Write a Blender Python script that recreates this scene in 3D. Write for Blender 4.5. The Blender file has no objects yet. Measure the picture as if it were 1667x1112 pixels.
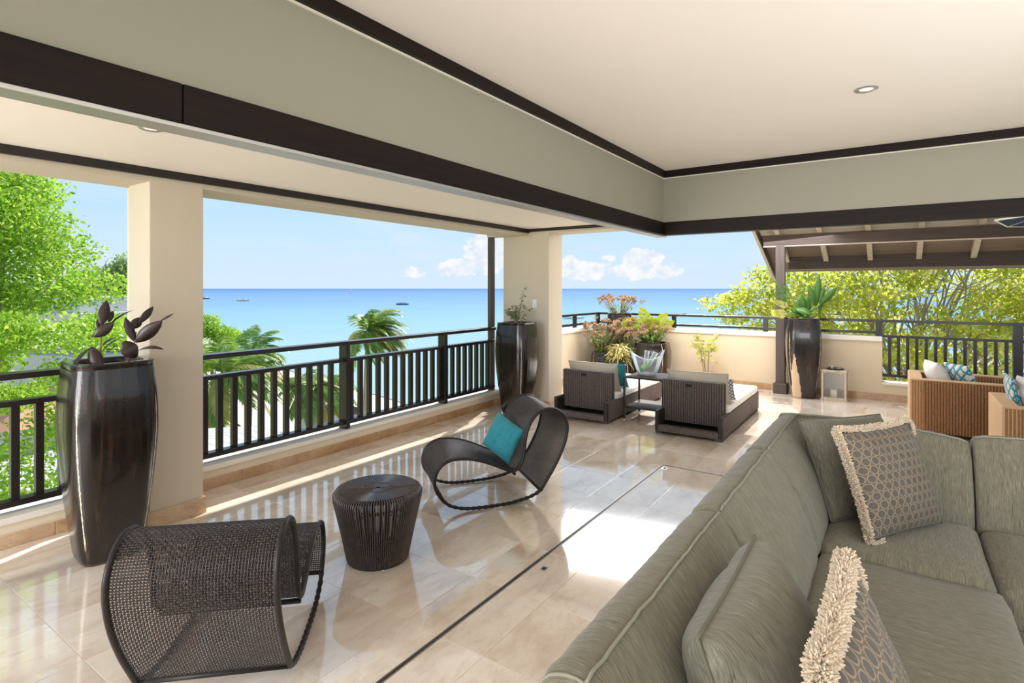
import bpy, bmesh, math, random
import numpy as np
from mathutils import Vector, Matrix, noise as mnoise

random.seed(7)
RNG = np.random.default_rng(7)
SC = bpy.context.scene
COL = SC.collection

# ------------------------------------------------------------------ camera
cam_d = bpy.data.cameras.new('camera')
cam_d.sensor_width = 36.0
cam_d.lens = 36.0 * 903.5 / 1667.0
cam_d.shift_y = -86.0 / 1667.0
cam_d.clip_start = 0.05
cam_d.clip_end = 120000.0
cam = bpy.data.objects.new('camera', cam_d)
COL.objects.link(cam)
cam.location = (0.0, 0.0, 1.65)
YAW = math.atan(621.5 / 903.5)
cam.rotation_euler = (math.pi / 2, 0.0, YAW)
SC.camera = cam

# ------------------------------------------------------------------ colour management
vs = SC.view_settings
vs.view_transform = 'Standard'
vs.look = 'None'
vs.exposure = 0.25
vs.gamma = 1.0
vs.use_curve_mapping = False
SC.cycles.max_bounces = 8
SC.cycles.diffuse_bounces = 5
SC.cycles.glossy_bounces = 4
SC.cycles.transmission_bounces = 8
SC.cycles.transparent_max_bounces = 12
SC.cycles.sample_clamp_indirect = 6.0
SC.cycles.caustics_reflective = False
SC.cycles.caustics_refractive = False


# ------------------------------------------------------------------ node helper
class NT:
    def __init__(self, tree):
        self.t = tree
        tree.nodes.clear()

    def n(self, kind, _label=None, **kw):
        nd = self.t.nodes.new(kind)
        for k, v in kw.items():
            if k in nd.inputs.keys():
                self.put(nd.inputs[k], v)
            else:
                setattr(nd, k, v)
        return nd

    def put(self, sock, v):
        if isinstance(v, bpy.types.NodeSocket):
            self.t.links.new(v, sock)
        elif isinstance(v, (tuple, list)) and len(v) == 3 and sock.type == 'RGBA':
            sock.default_value = (*v, 1.0)
        else:
            sock.default_value = v

    def m(self, op, a, b=None, c=None, clamp=False):
        nd = self.t.nodes.new('ShaderNodeMath')
        nd.operation = op
        nd.use_clamp = clamp
        for i, v in enumerate((a, b, c)):
            if v is not None:
                self.put(nd.inputs[i], v)
        return nd.outputs[0]

    def mix(self, f, a, b, blend='MIX'):
        nd = self.t.nodes.new('ShaderNodeMix')
        nd.data_type = 'RGBA'
        nd.blend_type = blend
        self.put(nd.inputs[0], f)
        self.put(nd.inputs[6], a)
        self.put(nd.inputs[7], b)
        return nd.outputs[2]

    def ramp(self, f, stops, interp='LINEAR'):
        nd = self.t.nodes.new('ShaderNodeValToRGB')
        nd.color_ramp.interpolation = interp
        el = nd.color_ramp.elements
        while len(el) < len(stops):
            el.new(0.5)
        for e, (p, c) in zip(el, stops):
            e.position = p
            e.color = (*c, 1.0) if len(c) == 3 else c
        self.put(nd.inputs[0], f)
        return nd.outputs[0]

    def mapr(self, v, a, b, c=0.0, d=1.0, smooth=False):
        nd = self.t.nodes.new('ShaderNodeMapRange')
        if smooth:
            nd.interpolation_type = 'SMOOTHSTEP'
        for i, x in enumerate((v, a, b, c, d)):
            self.put(nd.inputs[i], x)
        return nd.outputs[0]

    def noise(self, vec, scale=5.0, detail=3.0, rough=0.5, dist=0.0, out=0):
        nd = self.t.nodes.new('ShaderNodeTexNoise')
        self.put(nd.inputs['Vector'], vec)
        nd.inputs['Scale'].default_value = scale
        nd.inputs['Detail'].default_value = detail
        nd.inputs['Roughness'].default_value = rough
        nd.inputs['Distortion'].default_value = dist
        return nd.outputs[out]

    def scale(self, vec, s):
        nd = self.t.nodes.new('ShaderNodeMapping')
        self.put(nd.inputs['Vector'], vec)
        nd.inputs['Scale'].default_value = s
        return nd.outputs[0]

    def obj(self):
        return self.t.nodes.new('ShaderNodeTexCoord').outputs['Object']

    def pos(self):
        return self.t.nodes.new('ShaderNodeNewGeometry').outputs['Position']

    def sep(self, v):
        nd = self.t.nodes.new('ShaderNodeSeparateXYZ')
        self.put(nd.inputs[0], v)
        return nd.outputs

    def bump(self, h, strength=0.3, dist=0.01):
        nd = self.t.nodes.new('ShaderNodeBump')
        nd.inputs['Strength'].default_value = strength
        nd.inputs['Distance'].default_value = dist
        self.put(nd.inputs['Height'], h)
        return nd.outputs[0]

    def out(self, shader):
        o = self.t.nodes.new('ShaderNodeOutputMaterial')
        self.t.links.new(shader, o.inputs['Surface'])

    def pbr(self, color, rough=0.6, spec=0.5, metal=0.0, normal=None, coat=0.0, trans=0.0, ior=1.45, sheen=0.0, alpha=None, emit=None, coat_rough=0.05):
        p = self.t.nodes.new('ShaderNodeBsdfPrincipled')
        self.put(p.inputs['Base Color'], color)
        self.put(p.inputs['Roughness'], rough)
        self.put(p.inputs['Specular IOR Level'], spec)
        self.put(p.inputs['Metallic'], metal)
        self.put(p.inputs['Coat Weight'], coat)
        p.inputs['Coat Roughness'].default_value = coat_rough
        self.put(p.inputs['Transmission Weight'], trans)
        self.put(p.inputs['IOR'], ior)
        self.put(p.inputs['Sheen Weight'], sheen)
        if normal is not None:
            self.put(p.inputs['Normal'], normal)
        if emit is not None:
            self.put(p.inputs['Emission Color'], emit[0])
            p.inputs['Emission Strength'].default_value = emit[1]
        return p.outputs[0]


def newmat(name):
    m = bpy.data.materials.new(name)
    m.use_nodes = True
    return m, NT(m.node_tree)


# ------------------------------------------------------------------ world: tropical sky with low cumulus
W = bpy.data.worlds.new('sky')
SC.world = W
W.use_nodes = True
w = NT(W.node_tree)
dirv = w.t.nodes.new('ShaderNodeTexCoord').outputs['Generated']
dx, dy, dz = w.sep(dirv)
el = w.m('ARCSINE', dz)
az = w.m('ARCTAN2', dx, dy)                      # 0 along +Y, positive towards +X
sky = w.ramp(w.m('MULTIPLY', w.m('MAXIMUM', el, 0.0), 1 / 1.5708),
             [(0.0, (0.64, 0.775, 0.91)), (0.035, (0.60, 0.77, 0.925)), (0.085, (0.50, 0.735, 0.945)), (0.2, (0.43, 0.67, 0.93)), (0.5, (0.34, 0.56, 0.88)), (1.0, (0.27, 0.48, 0.84))])
nse = w.noise(w.scale(dirv, (48, 48, 64)), 1.0, 6.0, 0.6)
nse2 = w.noise(w.scale(dirv, (5, 5, 26)), 1.0, 5.0, 0.6)
# the cumulus stands over the sea where the trade wind piles it up: azimuth, elevation, half sizes
clouds = [(-0.645, 0.066, 0.050, 0.046, 1.0), (-0.595, 0.070, 0.03, 0.05, 1.0), (-0.700, 0.036, 0.045, 0.022, 0.7), (-0.78, 0.03, 0.03, 0.014, 0.5),
          (-0.372, 0.053, 0.042, 0.022, 0.9), (-0.37, 0.03, 0.09, 0.02, 0.6), (-0.47, 0.032, 0.07, 0.022, 0.65), (-0.50, 0.045, 0.02, 0.02, 0.7), (-0.43, 0.055, 0.02, 0.008, 0.5),
          (-1.33, 0.03, 0.08, 0.03, 0.6), (0.25, 0.05, 0.12, 0.04, 0.7), (0.7, 0.06, 0.15, 0.05, 0.8), (1.6, 0.08, 0.2, 0.06, 0.8), (2.5, 0.06, 0.2, 0.05, 0.8), (-2.2, 0.07, 0.2, 0.05, 0.8)]
acc = None
for ca, ce, ra, re, amp in clouds:
    da = w.m('MULTIPLY', w.m('SUBTRACT', az, ca), 1 / ra)
    de = w.m('MULTIPLY', w.m('SUBTRACT', el, ce), 1 / re)
    r2 = w.m('ADD', w.m('MULTIPLY', da, da), w.m('MULTIPLY', de, de))
    g = w.m('MULTIPLY', w.m('MAXIMUM', w.m('SUBTRACT', 1.0, r2), 0.0), amp)
    acc = g if acc is None else w.m('MAXIMUM', acc, g)
cm = w.mapr(w.m('ADD', w.m('MULTIPLY', acc, 1.0), w.m('MULTIPLY', w.m('SUBTRACT', nse, 0.5), w.m('MULTIPLY', w.mapr(acc, 0.0, 0.2), 1.7))), 0.20, 0.46, smooth=True)
wisps = w.m('MULTIPLY', w.m('MULTIPLY', w.mapr(nse2, 0.5, 0.75), w.mapr(el, 0.01, 0.05)), w.mapr(el, 0.6, 0.1))
ccol = w.mix(w.mapr(nse, 0.35, 0.6), (0.70, 0.76, 0.86), (0.90, 0.90, 0.90))
sky = w.mix(w.m('MULTIPLY', wisps, 0.35), sky, (0.80, 0.86, 0.93))
sky = w.mix(w.m('MULTIPLY', cm, 0.92), sky, ccol)
bg = w.n('ShaderNodeBackground', Color=sky, Strength=0.92)
wo = w.t.nodes.new('ShaderNodeOutputWorld')
w.t.links.new(bg.outputs[0], wo.inputs['Surface'])

# ------------------------------------------------------------------ sun (afternoon, over the sea) and added fill lights
SUN_K = Vector((0.38, -1.03, -1.0)).normalized()
sun_d = bpy.data.lights.new('sun', 'SUN')
sun_d.energy = 6.3
sun_d.angle = math.radians(0.6)
sun_d.color = (1.0, 0.95, 0.86)
sun = bpy.data.objects.new('sun', sun_d)
COL.objects.link(sun)
sun.rotation_euler = SUN_K.to_track_quat('-Z', 'Y').to_euler()
sun.location = (-4, 20, 20)


def area(name, loc, target, sx, sy, power, color):
    d = bpy.data.lights.new(name, 'AREA')
    d.shape = 'RECTANGLE'
    d.size, d.size_y = sx, sy
    d.energy = power
    d.color = color
    o = bpy.data.objects.new(name, d)
    COL.objects.link(o)
    o.location = loc
    o.rotation_euler = (Vector(target) - Vector(loc)).to_track_quat('-Z', 'Y').to_euler()
    return o


# added fill lights behind and beside the camera and at the balcony end
area('rear_opening_light', (0.2, -3.2, 1.5), (-1.0, 6.0, 1.7), 4.5, 2.2, 54, (0.97, 0.97, 1.0))
area('side_opening_light', (4.6, 2.5, 1.5), (-4.0, 4.5, 1.6), 4.5, 2.0, 10, (0.97, 0.97, 1.0))
area('balcony_end_light', (-3.2, -3.0, 1.5), (-3.3, 6.0, 1.3), 2.2, 2.0, 165, (0.98, 0.98, 1.0))

# added fill hidden above the far lintel, to brighten the covered terrace
area('terrace_roof_light', (-2.6, 8.2, 2.78), (-2.4, 7.3, 0.0), 4.2, 2.5, 285, (0.97, 0.98, 1.0))
# added uplighter beside the sofa, out of frame, only to brighten the ceiling
up = area('uplighter', (2.0, 1.3, 1.1), (0.2, 3.7, 2.745), 0.8, 0.8, 16, (0.95, 0.97, 1.0))
up.data.spread = math.radians(110)
# added fill aimed up at the living room ceiling, no real source there
area('bounce_flash', (1.0, 0.9, 1.3), (0.55, 2.4, 2.9), 1.3, 1.3, 24, (1.0, 0.965, 0.99))


# ------------------------------------------------------------------ geometry helpers
class MB:
    """collects vertices and faces, then links them as ONE mesh object"""

    def __init__(self):
        self.v, self.f, self.mi = [], [], []

    def add(self, vs_, fs, mi=0):
        o = len(self.v)
        self.v += [tuple(p) for p in vs_]
        self.f += [tuple(i + o for i in q) for q in fs]
        self.mi += [mi] * len(fs)
        return self

    def box(self, x0, x1, y0, y1, z0, z1, bev=0.0, mi=0):
        if bev <= 0:
            vs_ = [(x, y, z) for z in (z0, z1) for y in (y0, y1) for x in (x0, x1)]
            return self.add(vs_, [(0, 2, 3, 1), (4, 5, 7, 6), (0, 1, 5, 4), (2, 6, 7, 3), (0, 4, 6, 2), (1, 3, 7, 5)], mi)
        b = min(bev, (x1 - x0) * .49, (y1 - y0) * .49, (z1 - z0) * .49)
        bm = bmesh.new()
        bmesh.ops.create_cube(bm, size=1.0)
        for q in bm.verts:
            q.co = Vector(((x0 + x1) / 2 + q.co.x * (x1 - x0), (y0 + y1) / 2 + q.co.y * (y1 - y0), (z0 + z1) / 2 + q.co.z * (z1 - z0)))
        bmesh.ops.bevel(bm, geom=bm.edges[:], offset=b, segments=2, affect='EDGES', profile=0.5)
        bm.verts.index_update()
        self.add([q.co[:] for q in bm.verts], [[q.index for q in f.verts] for f in bm.faces], mi)
        bm.free()
        return self

    def tube(self, pts, r, n=8, closed=False, cap=True, mi=0, flat=1.0, up=None):
        pts = [Vector(p) for p in pts]
        k = len(pts)
        rr = r if hasattr(r, '__len__') else [r] * k
        prev = None
        rings = []
        for i in range(k):
            a = pts[(i - 1) % k] if (closed or i > 0) else pts[i]
            b = pts[(i + 1) % k] if (closed or i < k - 1) else pts[i]
            t = (b - a)
            t = t.normalized() if t.length > 1e-9 else Vector((0, 0, 1))
            if up is not None:
                u = Vector(up) - t * t.dot(Vector(up))
                if u.length < 1e-4:
                    u = t.orthogonal()
            elif prev is None:
                u = t.orthogonal()
            else:
                u = prev - t * prev.dot(t)
                if u.length < 1e-5:
                    u = t.orthogonal()
            u.normalize()
            prev = u
            v_ = t.cross(u)
            rings.append([pts[i] + (u * math.cos(2 * math.pi * j / n) * flat + v_ * math.sin(2 * math.pi * j / n)) * rr[i] for j in range(n)])
        vs_ = [p for q in rings for p in q]
        fs = []
        for i in range(k if closed else k - 1):
            i2 = (i + 1) % k
            for j in range(n):
                j2 = (j + 1) % n
                fs.append((i * n + j, i * n + j2, i2 * n + j2, i2 * n + j))
        if cap and not closed:
            fs.append(tuple(range(n - 1, -1, -1)))
            fs.append(tuple((k - 1) * n + j for j in range(n)))
        return self.add(vs_, fs, mi)

    def loft(self, rings, closed_ring=True, cap0=True, cap1=True, mi=0):
        n = len(rings[0])
        vs_ = [p for q in rings for p in q]
        fs = []
        for i in range(len(rings) - 1):
            for j in range(n if closed_ring else n - 1):
                j2 = (j + 1) % n
                fs.append((i * n + j, i * n + j2, (i + 1) * n + j2, (i + 1) * n + j))
        if cap0:
            fs.append(tuple(range(n - 1, -1, -1)))
        if cap1:
            fs.append(tuple((len(rings) - 1) * n + j for j in range(n)))
        return self.add(vs_, fs, mi)

    def revolve(self, prof, n=24, c=(0, 0, 0), mi=0):
        rings = [[(c[0] + r * math.cos(2 * math.pi * j / n), c[1] + r * math.sin(2 * math.pi * j / n), c[2] + z) for j in range(n)] for r, z in prof]
        return self.loft(rings, True, True, True, mi)

    def quad(self, a, b, c, d, mi=0):
        return self.add([a, b, c, d], [(0, 1, 2, 3)], mi)

    def mesh(self, name, mats, smooth=False):
        me = bpy.data.meshes.new(name)
        me.from_pydata(self.v, [], self.f)
        for m_ in (mats if isinstance(mats, (list, tuple)) else [mats]):
            me.materials.append(m_)
        if len(set(self.mi)) > 1:
            me.polygons.foreach_set('material_index', self.mi)
        if smooth:
            me.polygons.foreach_set('use_smooth', [True] * len(me.polygons))
            if smooth != 'all':
                try:
                    me.set_sharp_from_angle(angle=math.radians(40))
                except Exception:
                    pass
        me.update()
        return me

    def obj(self, name, mats, parent=None, smooth=False, loc=None, shift=None):
        """links the mesh; loc: move the origin there while the shape stays in the same place"""
        if loc is not None:
            l = Vector(loc)
            self.v = [(p[0] - l.x, p[1] - l.y, p[2] - l.z) for p in self.v]
        me = self.mesh(name, mats, smooth)
        return link(name, me, parent, loc or (0, 0, 0))


def link(name, me, parent=None, loc=(0, 0, 0), rot=None):
    o = bpy.data.objects.new(name, me)
    COL.objects.link(o)
    o.location = loc
    if rot is not None:
        o.rotation_euler = rot
    if parent is not None:
        o.parent = parent
    return o


def tag(o, label, cat, group=None, kind=None):
    o['label'] = label
    o['category'] = cat
    if group:
        o['group'] = group
    if kind:
        o['kind'] = kind
    return o


def thing(name, label, cat, loc=(0, 0, 0), rz=0.0, group=None):
    o = bpy.data.objects.new(name, None)
    COL.objects.link(o)
    o.empty_display_size = 0.1
    o.location = loc
    o.rotation_euler = (0, 0, rz)
    return tag(o, label, cat, group)


def struct(o, label=None):
    o['kind'] = 'structure'
    if label:
        o['label'] = label
    return o


def stuff(o):
    o['kind'] = 'stuff'
    return o


def copy_tree(o, parent=None):
    c = o.copy()
    COL.objects.link(c)
    if parent is not None:
        c.parent = parent
    for ch in list(o.children):
        copy_tree(ch, c)
    return c


def bigmesh(name, verts, faces4, mat, parent=None, smooth=False, loc=(0, 0, 0)):
    """fast mesh from numpy: verts (n,3), faces (m,4)"""
    me = bpy.data.meshes.new(name)
    nv, nf = len(verts), len(faces4)
    k = faces4.shape[1]
    me.vertices.add(nv)
    me.vertices.foreach_set('co', np.ascontiguousarray(verts, dtype=np.float32).ravel())
    me.loops.add(nf * k)
    me.loops.foreach_set('vertex_index', np.ascontiguousarray(faces4, dtype=np.int32).ravel())
    me.polygons.add(nf)
    me.polygons.foreach_set('loop_start', np.arange(0, nf * k, k, dtype=np.int32))
    me.polygons.foreach_set('loop_total', np.full(nf, k, dtype=np.int32))
    if smooth:
        me.polygons.foreach_set('use_smooth', np.ones(nf, dtype=bool))
    me.update(calc_edges=True)
    me.validate()
    me.materials.append(mat)
    return link(name, me, parent, loc)


def catmull(pts, per=8, closed=False):
    P_ = [np.array(p, float) for p in pts]
    n = len(P_)
    out = []
    rng = range(n if closed else n - 1)
    for i in rng:
        p0 = P_[(i - 1) % n] if (closed or i > 0) else 2 * P_[0] - P_[1]
        p1, p2 = P_[i], P_[(i + 1) % n]
        p3 = P_[(i + 2) % n] if (closed or i + 2 < n) else 2 * P_[-1] - P_[-2]
        for j in range(per):
            t = j / per
            out.append(0.5 * ((2 * p1) + (-p0 + p2) * t + (2 * p0 - 5 * p1 + 4 * p2 - p3) * t * t + (-p0 + 3 * p1 - 3 * p2 + p3) * t ** 3))
    if not closed:
        out.append(P_[-1])
    return np.array(out)


def resample(pts, step):
    pts = np.asarray(pts, float)
    seg = np.linalg.norm(np.diff(pts, axis=0), axis=1)
    s = np.concatenate([[0], np.cumsum(seg)])
    n = max(2, int(round(s[-1] / step)) + 1)
    q = np.linspace(0, s[-1], n)
    return np.stack([np.interp(q, s, pts[:, k]) for k in range(pts.shape[1])], axis=1)


def nz(x, y, z):
    return mnoise.noise(Vector((x, y, z)))
# ------------------------------------------------------------------ materials
def mat_plain(name, col, rough=0.6, spec=0.5, bump=None, var=0.06, coat=0.0, metal=0.0, sheen=0.0):
    m, t = newmat(name)
    p = t.pos()
    c = t.mix(t.noise(p, 3.0, 4.0), tuple(x * (1 - var) for x in col), tuple(min(1, x * (1 + var)) for x in col))
    nrm = None
    if bump:
        nrm = t.bump(t.noise(p, bump[0], 3.0), bump[1], bump[2])
    t.out(t.pbr(c, rough, spec, metal=metal, normal=nrm, coat=coat, sheen=sheen))
    return m


M = {}
M['plaster'] = mat_plain('cream_plaster', (0.62, 0.535, 0.43), 0.85, 0.2, (140, 0.25, 0.004), 0.03)
M['soffit'] = mat_plain('soffit_plaster', (0.87, 0.795, 0.705), 0.85, 0.2, (90, 0.1, 0.003), 0.02)
M['ceiling'] = mat_plain('ceiling_paint', (0.88, 0.815, 0.75), 0.85, 0.2, None, 0.015)
M['sage'] = mat_plain('sage_wall_paint', (0.335, 0.32, 0.265), 0.8, 0.2, (60, 0.05, 0.002), 0.02)
M['cap'] = mat_plain('pale_coping', (0.82, 0.78, 0.71), 0.6, 0.3, (60, 0.2, 0.003), 0.05)
M['rail'] = mat_plain('dark_rail_paint', (0.022, 0.017, 0.0165), 0.25, 0.5, None, 0.1)
M['white_metal'] = mat_plain('white_enamel', (0.85, 0.84, 0.82), 0.3, 0.5)
M['steel'] = mat_plain('brushed_steel', (0.62, 0.6, 0.57), 0.42, 0.5, metal=1.0)
M['black'] = mat_plain('black_recess', (0.01, 0.01, 0.01), 0.7)
M['white_cotton'] = mat_plain('white_canvas', (0.86, 0.84, 0.79), 0.9, 0.1, (600, 0.2, 0.001), 0.02)
M['greige'] = mat_plain('greige_canvas', (0.50, 0.45, 0.38), 0.9, 0.1, (500, 0.25, 0.001), 0.06)
M['bottle_label'] = mat_plain('green_paper_label', (0.22, 0.42, 0.05), 0.6)
M['kerb'] = mat_plain('cream_kerb_plaster', (0.76, 0.655, 0.51), 0.85, 0.2, (140, 0.25, 0.004), 0.03)
M['soil'] = mat_plain('potting_soil', (0.05, 0.035, 0.025), 0.95, 0.1, (60, 0.6, 0.01), 0.4)
M['candle'] = mat_plain('cream_wax', (0.85, 0.76, 0.55), 0.5, 0.4)
M['bark'] = mat_plain('grey_bark', (0.40, 0.33, 0.26), 0.9, 0.2, (30, 0.6, 0.02), 0.25)
M['stem'] = mat_plain('woody_stem', (0.30, 0.21, 0.13), 0.8, 0.2, (60, 0.4, 0.004), 0.25)
M['green_stem'] = mat_plain('green_stem', (0.22, 0.30, 0.09), 0.6, 0.3)
M['navy'] = mat_plain('navy_canvas', (0.02, 0.035, 0.075), 0.8, 0.2)
M['white_wall'] = mat_plain('white_render', (0.64, 0.62, 0.60), 0.8, 0.2)
M['sand'] = mat_plain('beach_sand', (0.60, 0.51, 0.43), 0.95, 0.1, (8, 0.4, 0.05), 0.06)
M['hull'] = mat_plain('boat_hull_white', (0.85, 0.84, 0.80), 0.4)
M['hull_dark'] = mat_plain('boat_hull_dark', (0.04, 0.05, 0.06), 0.5)
M['hull_teal'] = mat_plain('boat_hull_teal', (0.05, 0.22, 0.26), 0.5)
M['hull_cream'] = mat_plain('boat_hull_cream', (0.75, 0.70, 0.42), 0.5)
M['terracotta'] = mat_plain('terracotta_roof', (0.62, 0.30, 0.17), 0.85)


def mat_wood(name, a, b, rough, axis='x', spec=0.5, coat=0.0):
    m, t = newmat(name)
    s = {'x': (1.5, 40, 40), 'y': (40, 1.5, 40), 'z': (40, 40, 1.5)}[axis]
    n1 = t.noise(t.scale(t.pos(), s), 1.0, 4.0, 0.6)
    c = t.mix(t.mapr(n1, 0.35, 0.7), a, b)
    t.out(t.pbr(c, rough, spec, normal=t.bump(n1, 0.08, 0.002), coat=coat, coat_rough=0.2))
    return m


M['beam'] = mat_wood('espresso_timber_y', (0.007, 0.003, 0.0025), (0.016, 0.007, 0.005), 0.5, 'y', 0.25)
M['beamx'] = mat_wood('espresso_timber_x', (0.007, 0.003, 0.0025), (0.016, 0.007, 0.005), 0.5, 'x', 0.25)
M['timber'] = mat_wood('grey_brown_timber_x', (0.050, 0.034, 0.028), (0.085, 0.061, 0.051), 0.6, 'x')
M['timberz'] = mat_wood('grey_brown_timber_z', (0.068, 0.052, 0.046), (0.105, 0.081, 0.071), 0.6, 'z')
M['rafter'] = mat_wood('pale_rafter_timber', (0.46, 0.37, 0.30), (0.60, 0.50, 0.41), 0.7, 'y')
M['board'] = mat_wood('pale_roof_board', (0.54, 0.46, 0.37), (0.70, 0.61, 0.50), 0.7, 'x')  # inner boards made paler, the light on them put into their colour
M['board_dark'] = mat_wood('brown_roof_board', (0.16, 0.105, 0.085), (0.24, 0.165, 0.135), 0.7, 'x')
M['lantern'] = mat_wood('weathered_grey_wood', (0.36, 0.30, 0.24), (0.62, 0.54, 0.45), 0.7, 'z')


def mat_travertine(name, light, mid, dark, rough, coat, vein=1.0):
    m, t = newmat(name)
    oi = t.t.nodes.new('ShaderNodeObjectInfo')
    rnd = oi.outputs['Random']
    off = t.t.nodes.new('ShaderNodeCombineXYZ')
    t.put(off.inputs[0], t.m('MULTIPLY', rnd, 37.0))
    t.put(off.inputs[1], t.m('MULTIPLY', rnd, 91.0))
    va = t.t.nodes.new('ShaderNodeVectorMath')
    t.put(va.inputs[0], t.pos())
    t.put(va.inputs[1], off.outputs[0])
    p = va.outputs[0]
    n1 = t.noise(t.scale(p, (2.2, 1.3, 2.0)), 1.0, 6.0, 0.6, 0.6)
    n2 = t.noise(t.scale(p, (14, 5, 10)), 1.0, 6.0, 0.7, 1.0)
    n3 = t.noise(p, 120.0, 2.0, 0.5)
    c = t.ramp(n1, [(0.28, dark), (0.47, mid), (0.68, light)])
    c = t.mix(t.m('MULTIPLY', t.mapr(n2, 0.50, 0.74), 0.62 * vein), c, dark)
    c = t.mix(t.m('MULTIPLY', t.mapr(n3, 0.66, 0.74), 0.35 * vein), c, tuple(x * 0.45 for x in dark))
    hs = t.t.nodes.new('ShaderNodeHueSaturation')
    t.put(hs.inputs['Color'], c)
    t.put(hs.inputs['Value'], t.mapr(rnd, 0, 1, 0.90, 1.07))
    t.put(hs.inputs['Saturation'], t.mapr(rnd, 0, 1, 1.15, 0.9))
    rg = t.mapr(n2, 0.3, 0.8, rough * 0.7, rough * 1.5)
    t.out(t.pbr(hs.outputs[0], rg, 0.6, normal=t.bump(n1, 0.03, 0.004), coat=coat, coat_rough=0.03))
    return m


M['tile'] = mat_travertine('polished_travertine', (0.85, 0.77, 0.685), (0.77, 0.67, 0.57), (0.55, 0.42, 0.31), 0.09, 1.0)
M['skirt'] = mat_travertine('brown_travertine', (0.62, 0.45, 0.28), (0.48, 0.31, 0.18), (0.30, 0.17, 0.085), 0.3, 0.1, 1.4)
M['grout'] = mat_plain('tile_grout', (0.70, 0.61, 0.50), 0.5)
M['terrace_plaster'] = mat_plain('warm_terrace_plaster', (0.66, 0.55, 0.40), 0.85, 0.2, (140, 0.25, 0.004), 0.03)
M['track'] = mat_plain('brown_metal_track', (0.10, 0.075, 0.066), 0.4)
M['bed_core'] = mat_plain('dark_wicker_core', (0.030, 0.022, 0.020), 0.6)


def mat_glaze():
    m, t = newmat('dark_brown_glaze')
    o = t.obj()
    x, y, z = t.sep(o)
    streak = t.noise(t.scale(o, (26, 26, 1.6)), 1.0, 4.0, 0.6, 0.3)
    fine = t.noise(o, 90.0, 3.0, 0.6)
    c = t.ramp(streak, [(0.30, (0.005, 0.003, 0.003)), (0.52, (0.014, 0.008, 0.006)), (0.75, (0.050, 0.027, 0.017))])
    # bare clay shows along the four upright corners where the glaze ran thin
    ax, ay = t.m('ABSOLUTE', x), t.m('ABSOLUTE', y)
    d = t.m('ABSOLUTE', t.m('SUBTRACT', ax, ay))
    wob = t.m('MULTIPLY', t.m('SUBTRACT', t.noise(t.scale(o, (60, 60, 45)), 1.0, 4.0, 0.7), 0.47), 0.020)
    edge = t.mapr(t.m('SUBTRACT', d, wob), 0.0050, 0.0035)
    zr = t.m('MULTIPLY', t.mapr(z, 0.10, 0.16), t.mapr(z, 1.02, 0.92))
    drip = t.m('MULTIPLY', t.m('MULTIPLY', edge, zr), t.mapr(t.noise(t.scale(o, (3, 3, 5)), 1.0, 2.0), 0.36, 0.44))
    c = t.mix(drip, c, (0.72, 0.62, 0.47))
    h = t.m('ADD', t.m('MULTIPLY', streak, 0.6), t.m('MULTIPLY', fine, 0.25))
    t.out(t.pbr(c, t.mapr(drip, 0, 1, 0.17, 0.5), 0.5, normal=t.bump(h, 0.30, 0.012), coat=0.3))
    return m


M['glaze'] = mat_glaze()


def mat_clayface():
    """tall pot whose glaze has run off one side and left a bare tan face"""
    m = M['glaze'].copy()
    m.name = 'dark_glaze_with_bare_clay_face'
    t = NT.__new__(NT)
    t.t = m.node_tree
    p = next(n_ for n_ in t.t.nodes if n_.type == 'BSDF_PRINCIPLED')
    src = p.inputs['Base Color'].links[0].from_socket
    o = t.obj()
    x, y, z = t.sep(o)
    a = t.m('ARCTAN2', y, x)
    wob = t.m('MULTIPLY', t.m('SUBTRACT', t.noise(t.scale(o, (16, 16, 9)), 1.0, 4.0), 0.5), 0.9)
    lim = t.mapr(z, 0.05, 0.85, 0.34, -0.12)
    near = t.mapr(t.m('SUBTRACT', t.m('ABSOLUTE', t.m('SUBTRACT', a, -2.15)), t.m('MULTIPLY', wob, 0.35)), t.m('ADD', lim, 0.02), lim)
    msk = t.m('MULTIPLY', near, t.mapr(z, 0.9, 0.6))
    near2 = t.m('MULTIPLY', t.mapr(t.m('ABSOLUTE', t.m('SUBTRACT', a, -2.95)), 0.32, 0.28), t.mapr(z, 1.1, 0.8))
    msk = t.m('MAXIMUM', msk, near2)
    t.put(p.inputs['Base Color'], t.mix(msk, src, (0.62, 0.46, 0.32)))
    return m


M['glaze_clay'] = mat_clayface()


def mat_rattan(name, a, b, rough=0.38, spec=0.5):
    m, t = newmat(name)
    p = t.obj()
    n1 = t.noise(p, 60.0, 3.0, 0.6)
    c = t.mix(t.mapr(n1, 0.35, 0.65), a, b)
    t.out(t.pbr(c, rough, spec, normal=t.bump(t.noise(p, 400.0, 2.0), 0.15, 0.001)))
    return m


M['wicker'] = mat_rattan('espresso_wicker', (0.034, 0.024, 0.022), (0.072, 0.053, 0.049), 0.30, 0.7)
M['wicker_frame'] = mat_rattan('espresso_wicker_frame', (0.012, 0.009, 0.008), (0.024, 0.017, 0.016), 0.42, 0.4)
M['bed_wicker'] = mat_rattan('umber_wicker', (0.070, 0.054, 0.050), (0.125, 0.098, 0.09), 0.5, 0.35)


def mat_bed_weave(name, a, b):
    m, t = newmat(name)
    o = t.obj()
    x, y, z = t.sep(o)
    wv = t.m('SINE', t.m('MULTIPLY', z, 520.0))
    n1 = t.noise(o, 45.0, 3.0, 0.6)
    c = t.mix(t.mapr(n1, 0.3, 0.7), a, b)
    c = t.mix(t.mapr(wv, 0.2, 1.0, 0.0, 0.5), c, tuple(v * 0.4 for v in a))
    t.out(t.pbr(c, 0.5, 0.4, normal=t.bump(wv, 0.5, 0.003)))
    return m


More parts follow.
